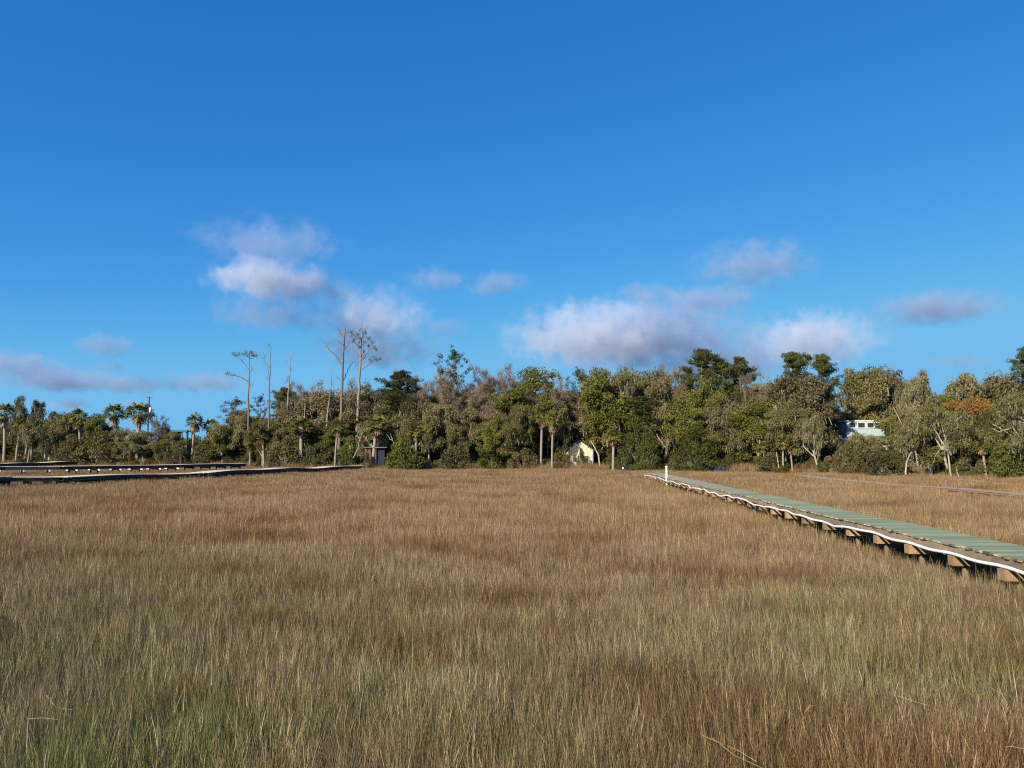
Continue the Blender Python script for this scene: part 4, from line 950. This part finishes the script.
# ------------------------------------------------------------------ the old docks on the left and low boardwalks on the right
def dock(name, label, pts, z, width, bent, deckmat, fascia=0.26, dark='old_dark', pier_r=0.10, wav=0.10, skirt=False, caps=None, postlimit=90, capw=0.15):
    W3 = np.array([on_z(px, py, z)[:2] for px, py in pts]); o = np.array([W3[0][0], W3[0][1], 0]); e = empty(name, tuple(o), label, 'dock' if name == 'dock' else 'boardwalk')
    seg = np.hypot(*(W3[1:] - W3[:-1]).T); cum = np.concatenate([[0], np.cumsum(seg)]); Lt = cum[-1]
    pos = lambda s: np.array([np.interp(s, cum, W3[:, 0]), np.interp(s, cum, W3[:, 1])])
    dk, st = MB(), (MB(), MB()); s = 0.0
    zl = lambda s: z + wav * (math.sin(s * 0.42) * 0.6 + math.sin(s * 0.17 + 1) * 0.8)
    while s < Lt - 0.3:
        a, b = pos(s), pos(s + 0.3); d = unit(b - a); d3 = np.array([*d, 0]); n3 = np.array([d[1], -d[0], 0]); sl = (zl(s + .3) - zl(s)) / 0.3; fr = np.array([n3, unit(d3 + [0, 0, sl]), [0, 0, 1.0]])
        for k in (0, 1):
            c = np.array([*pos(s + 0.075 + 0.15 * k), zl(s + 0.075 + .15 * k)]) - o; dk.box(c + n3 * rng.normal() * .015, (width, 0.143, 0.038), frame=fr, a=rng.uniform(0, 1))
        s += 0.3
    dk.obj('deck', M[deckmat], e); s = 0.0
    while s < Lt - 1:
        a, b = pos(s), pos(s + 1); d = unit(b - a); n3 = np.array([d[1], -d[0], 0]); za, zb = zl(s), zl(s + 1); fr = np.array([n3, unit([*d, zb - za]), [0, 0, 1.0]])
        for sg in (-1, 1): st[sg > 0].box(np.array([*pos(s + .5), (za + zb) / 2 - 0.022 - fascia / 2]) - o + n3 * sg * (width / 2 - 0.05), (0.045, 1.0, fascia), frame=fr, a=0.5)
        s += 1
    st[0].obj('stringer', M[dark], e); st[1].obj('stringer', M[dark], e)
    if bent:
        nb = int(Lt / bent); n = 0
        for i in range(nb + 1):
            s = min(i * bent + 0.2, Lt - 0.2); a, b = pos(max(0, s - .5)), pos(min(Lt, s + .5)); d = unit(b - a); n3 = np.array([d[1], -d[0], 0]); fr = np.array([n3, [*d, 0], [0, 0, 1.0]]); zz = zl(s) - 0.022 - fascia
            if n + 2 > postlimit: break
            cb = MB(); cb.box(np.array([*pos(s), zz - 0.10]) - o, (width + (capw if caps and i < caps else 0.15), 0.16, 0.2), frame=fr, a=rng.uniform(0, 1)); cb.obj('cap_beam', M['top_deck'] if caps and i < caps else M[dark], e)  # sunlit look of the first caps put into pale colour and extra length
            for sg in (-1, 1):
                c = np.array([*pos(s), 0]) - o + n3 * sg * (width / 2 - 0.12); mb = MB(); mb.tube([c + [0, 0, -0.4], c + [rng.normal() * .03, 0, zz - 0.02]], pier_r, 8, .5); mb.obj('post', M[dark], e, True); n += 1
            if skirt:
                pass
dock('dock', 'nearest old dock on the left with pale wavy planks, ending by the pavilion', [(-60, 481), (0, 477.6), (60, 476.4), (100, 475), (150, 473.2), (200, 472.2), (250, 470), (300, 467.8), (340, 466), (361, 465.6)], 1.42, 2.3, 1.6, 'top_deck', fascia=0.34)
dock('dock', 'second old dock on the left with cap ends coloured pale as if sunlit under a dark side', [(-60, 467.6), (0, 466.8), (60, 466.2), (120, 465.4), (200, 464.2), (245, 463.5)], 1.75, 2.4, 2.9, 'top_deck', fascia=0.42, wav=0.03, caps=11, capw=1.3)
dock('dock', 'farthest low dock on the left, just before the shore trees', [(-60, 464.2), (0, 463.2), (50, 462), (90, 461.2), (130, 461)], 1.6, 2.4, 3.2, 'top_deck', fascia=0.5, wav=0.08)
dock('boardwalk', 'low weathered boardwalk across the grass on the right', [(800, 475.5), (824, 478.2), (880, 483), (940, 487.3), (1024, 494.5), (1100, 501)], 0.84, 1.3, 1.9, 'pale_deck', fascia=0.12, dark='stringer', pier_r=0.06, wav=0.03)
dock('boardwalk', 'short broken boardwalk in the grass below the white trunk', [(938, 479), (965, 480.5), (992, 482.5), (1024, 486)], 0.80, 0.8, 2.2, 'pale_deck', fascia=0.10, dark='stringer', pier_r=0.05, wav=0.05)

# ------------------------------------------------------------------ buildings
def quadwall(mb, a, b, z0, z1, th=0.15): mb.box(((a[0] + b[0]) / 2, (a[1] + b[1]) / 2, (z0 + z1) / 2), (math.hypot(b[0] - a[0], b[1] - a[1]), th, z1 - z0), rz=math.atan2(b[1] - a[1], b[0] - a[0]))
def gable(mb, w, d, z0, z1, over=0.3, th=0.12, y0=0):
    for sg in (-1, 1):
        a = np.array([sg * (w / 2 + over), z0 - over * (z1 - z0) / (w / 2)]); b = np.array([0.0, z1]); V = []
        for (x, z) in (a, b, b + [0, th], a + [0, th]):
            V += [[x, y0 - over, z], [x, y0 + d + over, z]]
        mb.add(V, [[0, 2, 3, 1], [4, 6, 7, 5], [2, 4, 5, 3], [0, 1, 7, 6], [0, 6, 4, 2], [1, 3, 5, 7]])
def house():
    Y = shore(872) + 18; p = at_y(872, 460, Y); s = Y / F; Z = lambda py: at_y(872, py, Y)[2] - 0.75
    e = empty('house', (p[0], Y, 0.75), 'white and pale blue house on piles with a windowed top storey among oaks', 'house')
    wl, top, mid, low = 56 * s, Z(437), Z(457), 0
    for x in np.linspace(-wl / 2 + .3, wl / 2 - .3, 5):
        for y in (0.3, 6.7): mb = MB(); mb.box((x, y, mid / 2), (0.35, 0.35, mid)); mb.obj('pile', M['white_paint'], e)
    mb = MB(); mb.box((0, 3.5, (mid + top - 1.0) / 2), (wl, 7, top - 1.0 - mid)); mb.obj('wall', M['white_paint'], e)
    mb = MB(); V = [[-wl / 2 - .5, -.5, top - 1.0], [wl / 2 + .5, -.5, top - 1.0], [wl / 2 + .5, 7.5, top - 1.0], [-wl / 2 - .5, 7.5, top - 1.0], [-wl / 2 + 2, 2, top + .3], [wl / 2 - 2, 2, top + .3], [wl / 2 - 2, 5, top + .3], [-wl / 2 + 2, 5, top + .3]]
    mb.add(V, [[0, 1, 5, 4], [1, 2, 6, 5], [2, 3, 7, 6], [3, 0, 4, 7], [4, 5, 6, 7], [0, 3, 2, 1]]); mb.obj('roof', M['grey_roof'], e)
    x0, x1 = (854 - 872) * s, (892 - 872) * s; zt = Z(421)
    mb = MB(); mb.box(((x0 + x1) / 2, 3.6, (top - .4 + zt) / 2), (x1 - x0, 3.4, zt - top + .4)); mb.obj('top_storey', M['pale_blue'], e)
    mb = MB(); mb.box(((x0 + x1) / 2, 3.6, zt + .1), (x1 - x0 + .5, 3.75, .2)); mb.obj('top_roof', M['white_roof'], e)
    for (a, b) in ((856, 862.5), (865, 872), (874.5, 881), (883, 889.5)):
        xa, xb = (a - 872) * s, (b - 872) * s; za, zb = Z(427.2), Z(422.4); wn = MB()
        for (cx, cz, w_, h_) in (((xa + xb) / 2, zb + .06, xb - xa + .24, .12), ((xa + xb) / 2, za - .06, xb - xa + .24, .12), (xa - .06, (za + zb) / 2, .12, zb - za), (xb + .06, (za + zb) / 2, .12, zb - za)): wn.box((cx, 1.87, cz), (w_, .1, h_))
        wo_ = wn.obj('window', M['white_paint'], e); g = MB(); g.box(((xa + xb) / 2, 1.885, (za + zb) / 2), (xb - xa, .04, zb - za)); g.obj('pane', M['glass'], wo_)
    for cx in np.linspace(-wl / 2 + 1.2, wl / 2 - 1.2, 4):
        wn = MB(); zc = (mid + top - 1) / 2; wn.box((cx, -.03, zc), (1.1, .08, 1.3)); wo_ = wn.obj('window', M['white_paint'], e); g = MB(); g.box((cx, -.075, zc), (.85, .03, 1.05)); g.obj('pane', M['glass'], wo_)
    mb = MB(); mb.box((-wl / 2 - 0.2, -1.4, mid - .1), (wl * .5, 2.6, .2)); mb.obj('porch_deck', M['white_paint'], e)
    mb = MB(); mb.box((-wl / 2 - 0.2, -2.65, mid + .95), (wl * .5, .08, .08))
    for x in np.linspace(-wl * .75 - .2 + .3, -wl * .25 - .5, 10): mb.box((x, -2.65, mid + .45), (.06, .06, .92))
    mb.obj('porch_rail', M['white_paint'], e)
house()
def shed():
    Y = shore(580) + 3; p = at_y(580.5, 468, Y); s = Y / F; z = ground_z(p[0], Y); w_ = 26 * s; top = at_y(580, 441, Y)[2] - z; eave = at_y(580, 450, Y)[2] - z
    e = empty('shed', (p[0], Y, z), 'cream painted gabled shed half hidden by dark branches at the shore', 'shed')
    mb = MB(); V = []
    for y in (0, 4.0): V += [[-w_ / 2, y, 0], [w_ / 2, y, 0], [w_ / 2, y, eave], [-w_ / 2, y, eave], [0, y, top]]
    mb.add(V, [[0, 1, 2, 3], [3, 2, 4, 4], [5, 8, 7, 6], [8, 9, 9, 7], [0, 3, 8, 5], [1, 6, 7, 2], [0, 5, 6, 1]]); mb.obj('wall', M['cream'], e)
    mb = MB(); gable(mb, w_, 4.0, eave + .03, top + .03); mb.obj('roof', M['dark_shingle'], e)
    mb = MB(); mb.box((w_ / 2 - 0.16, -.04, eave * .5), (.2, .07, eave * .98)); mb.obj('corner_trim', M['pale_blue'], e)
    mb = MB(); mb.box((w_ * .18, -.03, 1.15), (1.0, .08, 2.2)); d = mb.obj('door', M['brown_post'], e); mb = MB(); mb.box((w_ * .18 + .38, -.1, 1.1), (.06, .06, .12)); mb.obj('handle', M['metal_grey'], d)
    mb = MB(); mb.box((-w_ * .22, -.03, 1.6), (.9, .06, 1.0)); wn = mb.obj('window', M['white_paint'], e); mb = MB(); mb.box((-w_ * .22, -.07, 1.6), (.7, .03, .8)); mb.obj('pane', M['glass'], wn)
shed()
place('green_shrub', 581, 448, -10, -0.8, 'narrow dark shrub growing against the middle of the cream shed')
place('bare_sparse', 574, 443, -12, -0.9, 'small leafless tree before the left side of the cream shed')
place('shrub', 367, 452, -9, -2.5, 'little olive shrub beside the left posts of the brown pavilion')
place('shrub', 567, 454, -12, -1, 'low shrub at the left corner of the cream shed')
def pavilion():
    Y = shore(374) - 1; p = at_y(374.5, 465, Y); s = Y / F; z = ground_z(p[0], Y); zt = at_y(374, 448, Y)[2] - z; X = lambda px: (px - 374.5) * s
    e = empty('pavilion', (p[0], Y, z), 'old brown post pavilion with flat grey green roof and one dark wall', 'pavilion')
    for (a, b, y) in ((364.6, 366.6, 0.1), (368.7, 370.6, 0.1), (372.4, 376.2, 0.15), (365, 366.8, 2.4), (381.4, 383.4, 2.4)): mb = MB(); mb.box(((X(a) + X(b)) / 2, y, zt / 2), (X(b) - X(a), 0.3 if b - a < 3 else .5, zt)); mb.obj('post', M['brown_post'], e)
    mb = MB(); mb.box(((X(376.6) + X(384)) / 2, .35, zt / 2), (X(384) - X(376.6), .2, zt)); mb.obj('side_wall', M['navy'], e)
    mb = MB(); mb.box((0, 2.6, zt / 2), (X(384) - X(365), .15, zt)); mb.obj('back_wall', M['navy'], e)
    mb = MB(); mb.box((0.1, 1.3, zt + .1), (X(386) - X(363), 3.2, .18)); mb.obj('roof', M['green_roof'], e)
pavilion()
def porch():
    Y = shore(172) + 6; p = at_y(172, 460, Y); s = Y / F; X = lambda px: (px - 172) * s; Z = lambda py: at_y(172, py, Y)[2] - .75
    e = empty('raised_porch', (p[0], Y, .75), 'flat roofed teal porch showing above the low oaks on the left', 'porch')
    mb = MB(); mb.box((X(172), 1.5, Z(430.8)), (X(187) - X(157), 4, 0.42)); mb.obj('roof', M['teal'], e)
    for a in (158.5, 167, 180.6, 185.6):
        for y in (0.0, 3.0): mb = MB(); mb.box((X(a), y, Z(432) / 2), (.32, .25, Z(432))); mb.obj('post', M['teal'], e)
    mb = MB(); mb.box((X(172), 1.5, Z(440.5)), (X(187) - X(157), 3.6, .3)); mb.obj('floor', M['teal'], e)
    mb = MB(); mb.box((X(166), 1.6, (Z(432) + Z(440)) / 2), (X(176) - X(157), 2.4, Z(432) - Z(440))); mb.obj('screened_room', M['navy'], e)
    mb = MB(); mb.box((X(160), 1.2, Z(428.9)), (X(164) - X(157), 2.4, .5)); mb.obj('roof_hatch', M['dark_shingle'], e)
porch()
def tarp_boat():
    Y = shore(721) - 2; p = at_y(721, 472, Y); s = Y / F; z = ground_z(p[0], Y) ; e = empty('covered_boat', (p[0], Y, z), 'small boat under a blue tarp in the shade of the big cedar', 'boat')
    l = 15 * s; n = 9; hull, tp = MB(), MB(); xs = np.linspace(-l / 2, l / 2, n); V, T_ = [], []
    for i, x in enumerate(xs):
        w_ = 0.95 * (1 - (i / (n - 1)) ** 3 * 0.9); hh = 0.75 + 0.12 * (i / (n - 1)) ** 2
        V += [[x, -w_, hh], [x * .96, -w_ * .6, .25], [x * .96, w_ * .6, .25], [x, w_, hh]]; top = 1.65 - 0.35 * abs(i / (n - 1) - .4) + rng.normal() * .04; T_ += [[x, -w_ - .05, hh - .1], [x, -w_ * .5, (hh + top) / 2 + .1], [x, 0, top], [x, w_ * .5, (hh + top) / 2 + .1], [x, w_ + .05, hh - .1]]
    Q = [[i * 4 + j, i * 4 + j + 1, i * 4 + 5 + j, i * 4 + 4 + j] for i in range(n - 1) for j in range(3)] + [[0, 3, 2, 1], [n * 4 - 4, n * 4 - 3, n * 4 - 2, n * 4 - 1]]
    hull.add(V, Q); hull.obj('hull', M['metal_grey'], e); Q = [[i * 5 + j, i * 5 + j + 1, i * 5 + 6 + j, i * 5 + 5 + j] for i in range(n - 1) for j in range(4)] + [[0, 1, 3, 4], [1, 2, 3, 3], [n * 5 - 5, n * 5 - 4, n * 5 - 2, n * 5 - 1], [n * 5 - 4, n * 5 - 3, n * 5 - 2, n * 5 - 2]]
    tp.add(T_, Q); tp.obj('tarp', M['blue_tarp'], e)
tarp_boat()
def pole():
    Y = shore(147) + 2; p = at_y(146.5, 460, Y); z0 = .7; e = empty('utility_pole', (p[0], Y, z0), 'dark wooden utility pole with a white transformer among the twin palmettos', 'utility pole'); s = Y / F
    H = at_y(146.5, 396, Y)[2] - z0; mb = MB(); mb.tube([[0, 0, 0], [0, 0, H]], [.17, .12], 10); mb.obj('shaft', M['old_dark'], e)
    mb = MB(); mb.box((0.1, -.15, H - .35), (1.3, .12, .12)); c = mb.obj('crossarm', M['old_dark'], e)
    for x in (-.4, 0.1, .6): mb = MB(); mb.tube([[x, -.15, H - .29], [x, -.15, H - .2], [x, -.15, H - .1]], [.04, .07, .03], 8); mb.obj('insulator', M['metal_grey'], c)
    zt = at_y(146.5, 410, Y)[2] - z0; mb = MB(); mb.tube([[.42, -.1, zt - .55], [.42, -.1, zt - .5], [.42, -.1, zt + .45], [.42, -.1, zt + .55]], [.2, .27, .27, .18], 12); t = mb.obj('transformer', M['white_paint'], e, True)
    mb = MB(); mb.tube([[.42, -.1, zt + .55], [.42, -.1, zt + .7]], [.05, .03], 8); mb.obj('bushing', M['metal_grey'], t)
pole()
print('TREES', len(T), 'objects', len(SC.objects))
